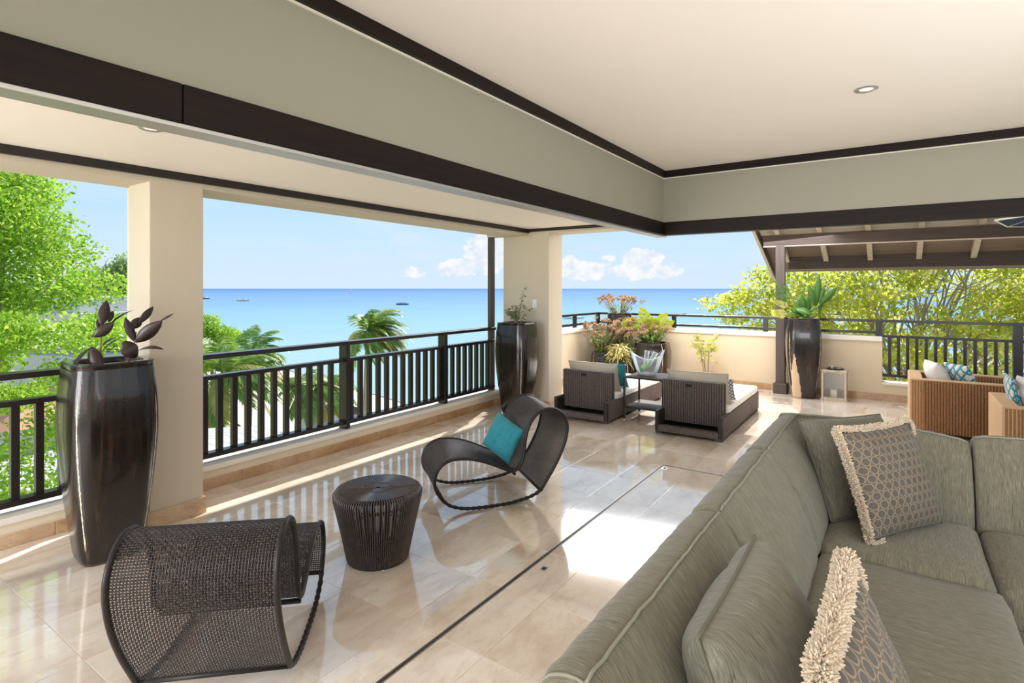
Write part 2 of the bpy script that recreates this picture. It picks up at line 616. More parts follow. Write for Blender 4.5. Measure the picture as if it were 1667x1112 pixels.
M['bed_rib'] = mat_bed_weave('umber_ribbed_weave', (0.125, 0.098, 0.090), (0.20, 0.158, 0.147))
M['tan_rib'] = mat_bed_weave('tan_ribbed_weave', (0.33, 0.165, 0.072), (0.47, 0.25, 0.12))
M['tan_dark'] = mat_plain('tan_weave_groove', (0.20, 0.10, 0.05), 0.7)
M['tan_top'] = mat_plain('pale_tan_weave', (0.66, 0.44, 0.26), 0.6, 0.3, (220, 0.4, 0.003), 0.1)  # tan weave lightened: light falling on chair tops and backs put into the colour


def mat_linen(name, dark, mid, light, fast, bumpy=0.35):
    """slubby woven cloth: yarn streaks run along the two slow axes"""
    m, t = newmat(name)
    o = t.obj()
    s1 = {'x': (520, 26, 26), 'y': (26, 520, 26)}[fast]
    s2 = {'x': (70, 4, 4), 'y': (4, 70, 4)}[fast]
    n1 = t.noise(t.scale(o, s1), 1.0, 2.0, 0.6)
    n2 = t.noise(t.scale(o, s2), 1.0, 3.0, 0.6)
    c = t.ramp(t.m('ADD', t.m('MULTIPLY', n1, 0.78), t.m('MULTIPLY', n2, 0.22)), [(0.32, dark), (0.5, mid), (0.68, light)])
    slub = t.mapr(t.noise(t.scale(o, tuple(v * 0.35 for v in s1)), 1.0, 1.0), 0.70, 0.74)
    c = t.mix(t.m('MULTIPLY', slub, 0.6), c, tuple(v * 0.4 for v in dark))
    t.out(t.pbr(c, 0.88, 0.15, normal=t.bump(n1, bumpy, 0.002), sheen=0.2))
    return m


SG = ((0.114, 0.105, 0.074), (0.180, 0.167, 0.121), (0.275, 0.26, 0.20))
M['sofa_y'] = mat_linen('sage_sofa_linen_y', *SG, 'y')
M['sofa_x'] = mat_linen('sage_sofa_linen_x', *SG, 'x')
M['pillow_sage'] = mat_linen('sage_pillow_linen', (0.120, 0.115, 0.088), (0.188, 0.180, 0.141), (0.28, 0.27, 0.22), 'x')
M['piping'] = mat_plain('pale_sage_piping', (0.30, 0.29, 0.235), 0.85, 0.15, None, 0.05)
M['piping_dark'] = mat_plain('dark_sage_piping', (0.17, 0.16, 0.12), 0.85, 0.15, None, 0.05)
M['teal'] = mat_linen('teal_cloth', (0.015, 0.16, 0.21), (0.03, 0.235, 0.295), (0.06, 0.30, 0.36), 'x', 0.2)
M['grey_white'] = mat_plain('cool_white_cloth', (0.72, 0.70, 0.68), 0.9, 0.1, (400, 0.2, 0.001), 0.03)
M['fringe'] = mat_plain('cream_fringe', (0.80, 0.67, 0.51), 0.9, 0.1, None, 0.15, sheen=0.3)


def mat_honeycomb():
    m, t = newmat('taupe_cloth_with_ring_print')
    o = t.obj()
    x, y, z = t.sep(o)
    s = 0.045
    # rows of rings, every other row shifted by half a ring
    fy = t.m('DIVIDE', y, s * 0.866)
    row = t.m('FLOOR', fy)
    sh = t.m('MULTIPLY', t.m('FLOORED_MODULO', row, 2.0), 0.5)
    u = t.m('SUBTRACT', t.m('FRACT', t.m('ADD', t.m('DIVIDE', x, s), sh)), 0.5)
    v = t.m('MULTIPLY', t.m('SUBTRACT', t.m('FRACT', fy), 0.5), 0.866)
    r = t.m('SQRT', t.m('ADD', t.m('MULTIPLY', u, u), t.m('MULTIPLY', v, v)))
    ring = t.mapr(t.m('ABSOLUTE', t.m('SUBTRACT', r, 0.415)), 0.075, 0.035)
    inside = t.mapr(r, 0.40, 0.34)
    n1 = t.noise(t.scale(o, (300, 60, 60)), 1.0, 2.0)
    base = t.mix(n1, (0.100, 0.078, 0.055), (0.145, 0.116, 0.085))
    c = t.mix(inside, base, (0.10, 0.088, 0.072))
    c = t.mix(t.m('MULTIPLY', ring, 0.8), c, (0.30, 0.235, 0.165))
    t.out(t.pbr(c, 0.62, 0.35, normal=t.bump(inside, 0.25, 0.002), sheen=0.1))
    return m


M['honeycomb'] = mat_honeycomb()


def mat_teal_pattern(name, back, front, sc):
    m, t = newmat(name)
    o = t.obj()
    x, y, z = t.sep(o)
    X_, Y_ = t.m('MULTIPLY', x, sc), t.m('MULTIPLY', y, sc)
    a = t.m('ABSOLUTE', t.m('SUBTRACT', t.m('FRACT', t.m('ADD', X_, Y_)), 0.5))
    b = t.m('ABSOLUTE', t.m('SUBTRACT', t.m('FRACT', t.m('SUBTRACT', X_, Y_)), 0.5))
    c2 = t.m('ABSOLUTE', t.m('SUBTRACT', t.m('FRACT', t.m('MULTIPLY', X_, 2.0)), 0.5))
    k = t.m('MINIMUM', t.m('MINIMUM', a, b), t.m('ADD', c2, 0.06))
    c = t.mix(t.mapr(k, 0.10, 0.14), front, back)
    t.out(t.pbr(c, 0.85, 0.15, sheen=0.1))
    return m


M['teal_print'] = mat_teal_pattern('white_cloth_teal_trellis', (0.68, 0.68, 0.64), (0.035, 0.25, 0.33), 9.0)
M['teal_dots'] = mat_teal_pattern('teal_cloth_pale_lattice', (0.015, 0.17, 0.22), (0.08, 0.36, 0.42), 26.0)
M['dark_print'] = mat_teal_pattern('white_cloth_dark_chevron', (0.7, 0.7, 0.68), (0.03, 0.05, 0.09), 22.0)


def mat_leaf(name, cols, trans=0.35, rough=0.45, spec=0.4):
    m, t = newmat(name)
    g = t.t.nodes.new('ShaderNodeNewGeometry')
    n_ = len(cols)
    c = t.ramp(g.outputs['Random Per Island'], [(i / max(1, n_ - 1), cc) for i, cc in enumerate(cols)])
    c = t.mix(t.mapr(t.noise(t.pos(), 1.4, 3.0), 0.3, 0.7, 0.0, 0.28), c, tuple(v * 0.55 for v in cols[0]))
    p = t.pbr(c, rough, spec)
    if trans <= 0:
        t.out(p)
        return m
    tr = t.n('ShaderNodeBsdfTranslucent', Color=c)
    mx = t.t.nodes.new('ShaderNodeMixShader')
    mx.inputs[0].default_value = trans
    t.t.links.new(p, mx.inputs[1])
    t.t.links.new(tr.outputs[0], mx.inputs[2])
    t.out(mx.outputs[0])
    return m


M['leaf_bright'] = mat_leaf('bright_green_leaves', [(0.22, 0.40, 0.035), (0.36, 0.60, 0.05), (0.50, 0.74, 0.09), (0.60, 0.72, 0.12)], 0.5)
M['leaf_mid'] = mat_leaf('mid_green_leaves', [(0.12, 0.26, 0.05), (0.24, 0.42, 0.07), (0.38, 0.55, 0.13)], 0.45)
M['leaf_feather'] = mat_leaf('feathery_green_needles', [(0.26, 0.36, 0.12), (0.42, 0.54, 0.22), (0.55, 0.66, 0.32)], 0.5)
M['leaf_almond'] = mat_leaf('yellow_green_almond_leaves', [(0.36, 0.48, 0.06), (0.68, 0.73, 0.09), (0.84, 0.82, 0.15), (0.80, 0.66, 0.42)], 0.75)
M['leaf_palm'] = mat_leaf('palm_leaflets', [(0.15, 0.30, 0.05), (0.30, 0.46, 0.08), (0.48, 0.58, 0.16)], 0.4, 0.35, 0.5)
M['leaf_palm_dry'] = mat_leaf('yellow_palm_leaflets', [(0.52, 0.46, 0.10), (0.66, 0.58, 0.18), (0.42, 0.45, 0.10)], 0.4)
M['leaf_rubber'] = mat_leaf('burgundy_rubber_leaf', [(0.022, 0.013, 0.012), (0.040, 0.022, 0.020), (0.055, 0.035, 0.032)], 0.0, 0.32, 0.5)
M['leaf_dark'] = mat_leaf('glossy_dark_green_leaf', [(0.03, 0.09, 0.02), (0.07, 0.19, 0.03), (0.13, 0.28, 0.05)], 0.25, 0.3, 0.5)
M['leaf_fern'] = mat_leaf('lime_frond', [(0.22, 0.29, 0.012), (0.31, 0.345, 0.018), (0.37, 0.38, 0.03)], 0.35)
M['leaf_lime'] = mat_leaf('yellow_green_leaf', [(0.30, 0.42, 0.04), (0.62, 0.62, 0.10), (0.78, 0.72, 0.30)], 0.4)
M['leaf_pale'] = mat_leaf('pale_yellow_ribbon_leaf', [(0.55, 0.55, 0.14), (0.74, 0.68, 0.26), (0.80, 0.70, 0.36)], 0.4)
M['leaf_olive'] = mat_leaf('olive_small_leaf', [(0.10, 0.15, 0.06), (0.20, 0.26, 0.11), (0.38, 0.42, 0.22)], 0.3)
M['leaf_succ'] = mat_leaf('kalanchoe_leaf', [(0.10, 0.24, 0.04), (0.24, 0.40, 0.08), (0.42, 0.50, 0.16)], 0.3)
M['flower_dry'] = mat_leaf('dry_peach_flowers', [(0.38, 0.23, 0.12), (0.56, 0.38, 0.23), (0.68, 0.54, 0.38)], 0.25, 0.8, 0.1)
M['fibre'] = mat_leaf('palm_fibre', [(0.30, 0.18, 0.08), (0.48, 0.32, 0.16)], 0.2, 0.9, 0.1)


def mat_glass(name, tint=(0.95, 0.98, 1.0), rough=0.02, ior=1.45):
    m, t = newmat(name)
    t.out(t.pbr(tint, rough, 0.5, trans=1.0, ior=ior))
    return m




def mat_pane(name, clear, frost, rough):
    """thin clear sheet: lets light straight through, some sheen and a little haze of its own"""
    m, t = newmat(name)
    a = t.n('ShaderNodeBsdfTransparent', Color=(0.98, 0.99, 1.0))
    b = t.pbr((0.86, 0.90, 0.94), rough, 0.6)
    fr = t.t.nodes.new('ShaderNodeFresnel')
    fr.inputs['IOR'].default_value = 1.45
    f = t.m('ADD', t.m('MULTIPLY', fr.outputs[0], 1.0 - clear), frost, clamp=True)
    mx = t.t.nodes.new('ShaderNodeMixShader')
    t.put(mx.inputs[0], f)
    t.t.links.new(a.outputs[0], mx.inputs[1])
    t.t.links.new(b, mx.inputs[2])
    t.out(mx.outputs[0])
    return m


M['acrylic'] = mat_pane('clear_acrylic', 0.1, 0.05, 0.08)
M['glass'] = mat_pane('clear_glass', 0.3, 0.03, 0.02)
M['bottle'] = mat_glass('green_bottle_glass', (0.16, 0.42, 0.10), 0.05, 1.45)


def mat_sea():
    m, t = newmat('caribbean_sea')
    p = t.pos()
    x, y, z = t.sep(p)
    r = t.m('SQRT', t.m('ADD', t.m('MULTIPLY', x, x), t.m('MULTIPLY', y, y)))
    lg = t.m('LOGARITHM', r, 10.0)
    n1 = t.noise(t.scale(p, (0.004, 0.012, 1)), 1.0, 5.0, 0.6)
    q = t.m('ADD', lg, t.m('MULTIPLY', t.m('SUBTRACT', n1, 0.5), 0.35))
    c = t.ramp(t.mapr(q, 1.5, 4.0), [(0.0, (0.32, 0.42, 0.40)), (0.18, (0.275, 0.405, 0.425)), (0.36, (0.205, 0.35, 0.43)), (0.50, (0.165, 0.285, 0.425)), (0.66, (0.140, 0.25, 0.42)), (0.80, (0.115, 0.22, 0.40)), (0.95, (0.08, 0.185, 0.37))])
    reef = t.mapr(t.noise(t.scale(p, (0.008, 0.03, 1)), 1.0, 5.0, 0.65), 0.55, 0.7, 0.0, 0.35)
    c = t.mix(t.m('MULTIPLY', reef, t.mapr(lg, 2.8, 2.2)), c, (0.27, 0.31, 0.36))
    rip = t.noise(t.scale(p, (0.25, 0.6, 1)), 1.0, 4.0, 0.6)
    t.out(t.pbr(c, 0.85, 0.02, normal=t.bump(rip, 0.25, 0.6)))
    return m


M['sea'] = mat_sea()


def mat_ground():
    m, t = newmat('coastal_ground')
    p = t.pos()
    n1 = t.noise(p, 0.35, 5.0, 0.6)
    c = t.ramp(n1, [(0.35, (0.16, 0.24, 0.06)), (0.5, (0.34, 0.38, 0.14)), (0.65, (0.70, 0.62, 0.48))])
    t.out(t.pbr(c, 0.95, 0.1))
    return m


M['ground'] = mat_ground()


def mat_corrugated():
    m, t = newmat('pale_corrugated_sheet')
    n1 = t.noise(t.pos(), 0.8, 4.0, 0.6)
    c = t.mix(n1, (0.50, 0.47, 0.44), (0.62, 0.60, 0.57))
    t.out(t.pbr(c, 0.6, 0.3))
    return m


M['corrugated'] = mat_corrugated()
m_, t_ = newmat('warm_lamp_lens')
t_.out(t_.pbr((0.9, 0.85, 0.75), 0.4, emit=((1.0, 0.86, 0.66), 1.0)))
M['lens'] = m_
# ------------------------------------------------------------------ the setting: floor, walls, ceilings
TOPZ = 2.80
fl = MB()
fl.box(-5.0, 5.0, -4.0, 10.06, -0.30, -0.002)
floor = struct(fl.obj('floor', M['grout']), 'polished cream travertine floor of the terrace and living room')
TX, TY = 0.482, 0.513
rest = MB()
rest.box(1.85 + 0.006, 5.0, -4.0, 9.86, -0.012, 0.0)
rest.box(-4.65, 1.85, -4.0, 1.98 - TY * 3 - 0.002, -0.012, 0.0)
rest.obj('floor_margin', M['tile'], floor)
tile_mesh = MB().box(0.001, TX - 0.001, 0.001, TY - 0.001, -0.012, 0.0, 0.0012).mesh('tile', M['tile'])
for i in range(-6, 8):
    for j in range(-3, 16):
        x0, y0 = -2.0 + TX * i, 1.98 + TY * j
        if x0 + TX < -4.66 or y0 > 9.9:
            continue
        nm = tile_mesh
        if x0 < -4.65 or y0 + TY > 9.88:
            nm = MB().box(max(0.001, -4.66 - x0), TX - 0.001, 0.001, min(TY - 0.001, 9.88 - y0), -0.012, 0.0).mesh('tile', M['tile'])
        link('tile', nm, floor, (x0, y0, 0))

# sliding-door track let into the floor
tr = thing('door_track', 'dark metal sliding door track let into the tiled floor', 'track')
b = MB().box(-1.785, -1.763, -1.2, 5.085, -0.004, 0.0015)
b.box(-1.763, 2.2, 5.068, 5.085, -0.004, 0.0015)
b.obj('channel', M['track'], tr)
b = MB().box(-1.7765, -1.7715, -1.2, 5.085, 0.001, 0.0022)
b.box(-1.763, 2.2, 5.073, 5.080, 0.001, 0.0022)
b.obj('groove', M['black'], tr)
b = MB().box(-1.787, -1.785, -1.2, 5.087, -0.004, 0.0025).box(-1.763, -1.761, -1.2, 5.066, -0.004, 0.0025)
b.obj('edge_strip', M['steel'], tr)
for (cx, cy, nm) in ((-1.700, 2.80, 'small metal floor catch beside the middle of the door track'), (-1.735, 4.99, 'small metal floor catch at the far corner of the door track')):
    k = thing('floor_catch', nm, 'floor catch', (cx, cy, 0), 0, 'floor catches along the door track')
    MB().box(-0.022, 0.022, -0.03, 0.03, 0, 0.002, 0.001).obj('plate', M['steel'], k)
    MB().box(-0.009, 0.009, -0.016, 0.016, 0.002, 0.0035).obj('keeper_slot', M['black'], k)
    MB().tube([(0.013, -0.018, 0.003), (0.013, 0.018, 0.003)], 0.003, 6).obj('pin', M['wicker_frame'], k)

# left kerb under the railing, column 1, column 2
w_ = MB().box(-4.98, -4.65, -4.0, 6.5, -0.3, 0.15)
w_.box(-4.70, -4.50, 1.78, 2.04, 0.1, 2.4)
struct(w_.obj('wall_left', M['kerb']), 'low plastered kerb under the sea-side railing')
struct(MB().box(-5.02, -4.632, -4.0, 6.5, 0.15, 0.193, 0.006).obj('trim_1', M['cap']), 'pale coping on the low sea-side kerb')
struct(MB().box(-4.53, -4.1985, 1.723, 2.084, 0.0, 2.6, 0.006).obj('column_1', M['plaster']), 'cream plastered column behind the nearest tall pot')
struct(MB().box(-4.62, -3.865, 6.4985, 6.8715, 0.0, 2.6, 0.006).obj('column_2', M['plaster']), 'cream plastered column with the light switch')
hd = MB().box(-4.6, -4.2, -4.0, 6.5, 2.385, 2.8)
struct(hd.obj('wall_header_left', M['plaster']), 'plastered lintel over the sea-side openings')
struct(MB().box(-4.62, 5.0, 6.5, 6.87, 2.41, 2.8).obj('wall_header_far', M['plaster']), 'plastered lintel over the far terrace opening')
sf = MB().box(-4.2, -1.86, -4.0, 6.5, 2.475, 2.6).box(-1.86, 5.0, 5.16, 6.5, 2.475, 2.6)
struct(sf.obj('ceiling_balcony', M['soffit']), 'cream balcony soffit outside the fascia')
struct(MB().box(-4.2, -4.17, -4.0, 6.5, 2.42, 2.476, 0.004).obj('trim_2', M['rail']), 'dark moulding along the sea-side lintel')
struct(MB().box(-4.17, 5.0, 6.47, 6.5, 2.435, 2.476, 0.004).obj('trim_3', M['rail']), 'dark moulding along the far lintel')
# roof overhang that shades the terrace
struct(MB().box(-5.206, 5.0, -4.0, 9.55, TOPZ, 2.90).obj('roof', M['soffit']), 'flat roof slab reaching over the terrace')

# raised living room ceiling with sage fascia, espresso beam and moulding
struct(MB().box(-1.80, 5.0, -4.0, 5.11, 2.745, 2.80).obj('ceiling', M['ceiling']), 'raised cream living room ceiling')
struct(MB().box(-1.86, -1.78, -4.0, 5.16, 2.20, 2.745).obj('wall_fascia_left', M['sage']), 'sage green drop fascia along the balcony')
struct(MB().box(-1.78, 5.0, 5.09, 5.16, 2.20, 2.745).obj('wall_fascia_far', M['sage']), 'sage green drop fascia along the far side')
for nm, x0, x1, y0, y1, mt, lb in (('beam_left', -1.875, -1.768, -4.0, 0.817, 'beam', 'near length of the espresso beam under the left fascia'),
                                   ('beam_left', -1.875, -1.768, 0.8195, 5.18, 'beam', 'far length of the espresso beam under the left fascia'),
                                   ('beam_far', -1.768, 5.0, 5.078, 5.18, 'beamx', 'espresso beam under the far fascia')):
    struct(MB().box(x0, x1, y0, y1, 2.15, 2.27, 0.004).obj(nm, M[mt]), lb)
struct(MB().box(-1.865, -1.775, -4.0, 5.17, 2.136, 2.1505, 0.002).obj('trim_11', M['steel']), 'brushed metal sliding door head track under the left beam')
t4 = MB().box(-1.78, -1.745, -4.0, 5.09, 2.685, 2.7455, 0.003)
struct(t4.obj('trim_4', M['beam']), 'espresso moulding at the top of the left fascia')
struct(MB().box(-1.745, 5.0, 5.055, 5.09, 2.685, 2.7455, 0.003).obj('trim_5', M['beamx']), 'espresso moulding at the top of the far fascia')
bead = MB().box(-1.78, -1.772, -4.0, 5.09, 2.677, 2.685).box(-1.772, 5.0, 5.082, 5.09, 2.677, 2.685)
struct(bead.obj('trim_6', M['soffit']), 'thin pale bead below the espresso moulding')
# slim dark post of the shutter track beside column 2
struct(MB().box(-4.80, -4.735, 6.36, 6.45, 0.193, 2.42, 0.004).obj('trim_7', M['timberz']), 'slim dark upright beside the far column')
struct(MB().box(-4.80, -4.6, 6.35, 6.5, 2.385, 2.8).obj('wall_return', M['plaster']), 'short plaster return beside the far column')

# far terrace walls
fw_ = MB().box(-4.90, -0.14, 9.86, 10.06, -0.3, 0.87).box(-0.14, 3.2, 9.86, 10.06, -0.3, 0.235)
struct(fw_.obj('wall_far', M['terrace_plaster']), 'cream plastered parapet wall at the far end of the terrace')
struct(MB().box(-4.90, -4.68, 6.87, 9.86, -0.3, 0.87).obj('wall_left_far', M['terrace_plaster']), 'cream plastered parapet wall beside the corner pots')
struct(MB().box(-4.92, -0.14, 9.84, 10.08, 0.87, 0.94, 0.006).obj('trim_8', M['cap']), 'pale coping on the far parapet')
struct(MB().box(-4.92, -4.66, 6.87, 9.84, 0.87, 0.94, 0.006).obj('trim_9', M['cap']), 'pale coping on the side parapet')
struct(MB().box(-0.14, 3.2, 9.84, 10.08, 0.235, 0.268, 0.005).obj('trim_10', M['cap']), 'pale coping under the far balustrade')


# travertine skirting laid in separate lengths
def skirting(name, label, runs):
    root = bpy.data.objects.new(name, None)
    COL.objects.link(root)
    struct(root, label)
    for ax, a0, a1, c0, c1, h, step in runs:
        s = a0
        k = 0
        while s < a1 - 0.02:
            e = min(a1, s + step * (0.85 + 0.3 * ((k * 37) % 10) / 10))
            if a1 - e < 0.12:
                e = a1
            bx = MB()
            if ax == 'y':
                bx.box(c0, c1, s + 0.001, e - 0.001, 0, h, 0.003)
            else:
                bx.box(s + 0.001, e - 0.001, c0, c1, 0, h, 0.003)
            bx.obj('skirting_tile', M['skirt'], root, loc=((c0, s, 0) if ax == 'y' else (s, c0, 0)))
            s = e
            k += 1
    return root


skirting('baseboard_left', 'brown travertine skirting along the sea-side kerb', [('y', -1.0, 1.72, -4.65, -4.63, 0.085, 0.62), ('y', 2.10, 6.5, -4.65, -4.63, 0.085, 0.62)])
skirting('baseboard_column', 'brown travertine skirting around the nearest column', [('y', 1.705, 2.10, -4.2, -4.182, 0.117, 0.8), ('x', -4.53, -4.2, 1.705, 1.723, 0.117, 0.8), ('x', -4.62, -4.182, 2.084, 2.10, 0.117, 0.8)])
skirting('baseboard_far_column', 'brown travertine skirting around the far column', [('x', -4.62, -3.85, 6.482, 6.5, 0.117, 0.5), ('y', 6.5, 6.87, -3.865, -3.847, 0.117, 0.8)])
sk = skirting('baseboard_far', 'pale travertine skirting along the far parapet', [('x', -4.66, 2.6, 9.84, 9.86, 0.10, 0.62), ('y', 6.9, 9.84, -4.68, -4.66, 0.10, 0.62)])

# ------------------------------------------------------------------ sea-side railings
BAL = MB().box(-0.0225, 0.0225, -0.0225, 0.0225, 0, 0.615, 0.002).mesh('baluster', M['rail'])


def side_railing(name, label, y0, y1, posts, first):
    r = thing(name, label, 'railing', (-4.74, y0, 0.193))
    z = -0.193
    L = y1 - y0
    MB().box(-0.05, 0.066, 0, L, 1.062 + z, 1.102 + z, 0.004).obj('top_rail', M['rail'], r)
    MB().box(-0.045, 0.045, 0, L, 0.886 + z, 0.922 + z, 0.004).obj('mid_rail', M['rail'], r)
    MB().box(-0.045, 0.045, 0, L, 0.235 + z, 0.276 + z, 0.004).obj('bottom_rail', M['rail'], r)
    pm = MB().box(-0.052, 0.068, -0.025, 0.025, 0, 0.870, 0.003).mesh('post', M['rail'])
    for p in posts:
        link('post', pm, r, (0, p - y0, 0))
    y = first
    while y < y1 - 0.02:
        if all(abs(y - p) > 0.05 for p in posts):
            link('baluster', BAL, r, (0, y - y0, 0.276 + z))
        y += 0.1263
    return r


side_railing('railing', 'dark slatted railing in the wide opening between the two columns, sea behind it', 2.09, 6.40, [3.79, 5.325], 2.36)
side_railing('railing', 'dark slatted railing at the left edge, behind the nearest tall pot', -1.2, 1.72, [0.72, -0.8], 0.20 - 1.2)

# ------------------------------------------------------------------ far railing on the parapet and far balustrade
r = thing('railing', 'low dark railing on top of the cream corner parapet', 'railing', (-4.79, 9.95, 0.94))
bx = MB().box(-0.04, 4.56, -0.03, 0.03, 0.21, 0.25, 0.003).box(-0.03, 0.03, -3.08, -0.03, 0.21, 0.25, 0.003)
bx.obj('top_rail', M['rail'], r)
bx = MB().box(-0.04, 4.56, -0.03, 0.03, 0.035, 0.075, 0.003).box(-0.03, 0.03, -3.08, -0.03, 0.035, 0.075, 0.003)
bx.obj('bottom_rail', M['rail'], r)
pmx = MB().box(-0.035, 0.035, -0.025, 0.025, 0, 0.212, 0.002).mesh('post', M['rail'])
for px in (0.0, 1.51, 3.04):
    link('post', pmx, r, (px, 0, 0))
for py in (-0.97, -2.6):
    link('post', pmx, r, (0, py, 0), (0, 0, math.pi / 2))

r = thing('railing', 'dark slatted balustrade behind the tan woven armchairs', 'railing', (-0.185, 9.95, 0.268))
z = -0.268
MB().box(-0.04, 3.3, -0.03, 0.03, 1.15 + z, 1.19 + z, 0.003).obj('top_rail', M['rail'], r)
MB().box(0.04, 3.3, -0.028, 0.028, 0.925 + z, 0.962 + z, 0.003).obj('mid_rail', M['rail'], r)
MB().box(0.04, 3.3, -0.028, 0.028, 0.345 + z, 0.385 + z, 0.003).obj('bottom_rail', M['rail'], r)
MB().box(-0.04, 0.045, -0.03, 0.03, 0.675, 0.885, 0.003).box(0.0, 0.045, -0.03, 0.03, 0.0, 0.68, 0.003).obj('post', M['rail'], r)
MB().box(1.50, 1.60, -0.05, 0.05, 0.0, 0.885, 0.003).obj('post', M['rail'], r)
MB().box(3.05, 3.15, -0.05, 0.05, 0.0, 0.885, 0.003).obj('post', M['rail'], r)
bm2 = MB().box(-0.02, 0.02, -0.02, 0.02, 0, 0.545, 0.002).mesh('baluster', M['rail'])
for k in range(28):
    x = 0.135 + 0.1085 * k
    if min(abs(x - 1.55), abs(x - 3.1)) > 0.08:
        link('baluster', bm2, r, (x, 0, 0.385 + z))

# ------------------------------------------------------------------ timber pavilion roof over the right of the terrace
pv = thing('pavilion', 'grey brown timber pavilion roof on a post, pale rafters over the far balustrade', 'pavilion', (-1.475, 9.65, 0))
PL = Vector((-1.475, 9.65, 0))


def pav(mb, name, mat):
    return mb.obj(name, mat, pv, shift=None)


def loc_box(x0, x1, y0, y1, z0, z1, bev=0.003):
    return MB().box(x0 - PL.x, x1 - PL.x, y0 - PL.y, y1 - PL.y, z0, z1, bev)


pav(loc_box(-1.54, -1.41, 9.59, 9.71, 0.0, 2.33), 'post', M['timberz'])
pav(loc_box(-1.575, -1.375, 9.555, 9.745, 0.0, 0.16, 0.012), 'post_plinth', M['timberz'])
pav(loc_box(-1.72, 4.2, 9.60, 9.70, 2.325, 2.485), 'beam', M['timber'])
pav(loc_box(-1.72, 4.2, 9.595, 9.705, 2.312, 2.325, 0.0), 'beam_edge_strip', M['rafter'])
pav(loc_box(-1.50, 4.2, 10.60, 10.70, 1.985, 2.215), 'eaves_beam', M['timber'])
SL = 0.40                                         # fall of the roof per metre


def rz_(y):
    return 2.485 - SL * (y - 9.65)


def slope_box(x0, x1, y0, y1, zo0, zo1):
    v_ = []
    for zo in (zo0, zo1):
        for y in (y0, y1):
            for x in (x0, x1):
                v_.append((x - PL.x, y - PL.y, rz_(y) + zo))
    return MB().add(v_, [(0, 2, 3, 1), (4, 5, 7, 6), (0, 1, 5, 4), (2, 6, 7, 3), (0, 4, 6, 2), (1, 3, 7, 5)])


for k, x in enumerate((-1.515, -0.93, -0.31, 0.32, 0.97, 1.6, 2.25, 2.9, 3.5)):
    pav(slope_box(x - 0.035, x + 0.035, 9.15, 10.60, 0.0, 0.09), 'rafter', M['rafter'])
y = 9.10
while y < 11.1:
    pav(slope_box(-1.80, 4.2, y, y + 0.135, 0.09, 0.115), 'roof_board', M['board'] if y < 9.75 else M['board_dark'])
    y += 0.14
pav(slope_box(-1.80, 4.2, 9.05, 11.2, 0.116, 0.15), 'roof_covering', M['timber'])
pav(slope_box(-1.845, -1.80, 9.05, 11.2, -0.05, 0.16), 'bargeboard', M['rafter'])
pav(slope_box(-1.80, -1.79, 9.05, 11.2, -0.04, 0.09), 'bargeboard_lining', M['timber'])

# ------------------------------------------------------------------ wall switch and downlights
s = thing('light_switch', 'white light switch plate on the far column above the pot', 'switch', (-4.09, 6.5, 1.44))
MB().box(-0.034, 0.034, -0.010, 0, -0.062, 0.062, 0.004).obj('plate', M['white_metal'], s)
MB().box(-0.014, 0.014, -0.016, -0.009, -0.028, 0.028, 0.003).obj('rocker', M['white_cotton'], s)


def downlight(loc, label):
    d = thing('downlight', label, 'downlight', loc, 0, 'recessed ceiling downlights')
    MB().revolve([(0.034, 0.0), (0.056, 0.0), (0.057, -0.004), (0.052, -0.008), (0.038, -0.006), (0.034, -0.002)], 28).obj('trim_ring', M['steel'], d, True)
    MB().revolve([(0.0, -0.0005), (0.034, -0.0005), (0.034, -0.002), (0.0, -0.003)], 24).obj('lens', M['lens'], d, True)


downlight((-0.125, 3.609, 2.7455), 'round downlight in the raised cream ceiling')
downlight((-3.146, 1.30, 2.4755), 'round downlight in the balcony soffit, half hidden by the near beam')
downlight((-3.116, 5.863, 2.4755), 'round downlight in the balcony soffit near the far column')
# ------------------------------------------------------------------ woven rocking chairs
PROF = [(0.531, 0.088), (0.572, 0.149), (0.653, 0.274), (0.725, 0.419), (0.756, 0.55), (0.735, 0.638), (0.680, 0.695), (0.612, 0.716), (0.541, 0.704), (0.481, 0.662), (0.432, 0.585), (0.407, 0.494), (0.397, 0.401), (0.382, 0.328), (0.353, 0.284), (0.314, 0.262), (0.256, 0.277), (0.131, 0.334), (0.037, 0.368), (-0.056, 0.388), (-0.174, 0.388), (-0.255, 0.342), (-0.291, 0.262), (-0.284, 0.178), (-0.228, 0.092)]
ROCK = [(-0.228, 0.092), (-0.185, 0.056), (-0.129, 0.033), (-0.06, 0.018), (0.02, 0.013), (0.131, 0.013), (0.275, 0.019), (0.40, 0.038), (0.47, 0.058), (0.531, 0.088)]
CW = 0.58


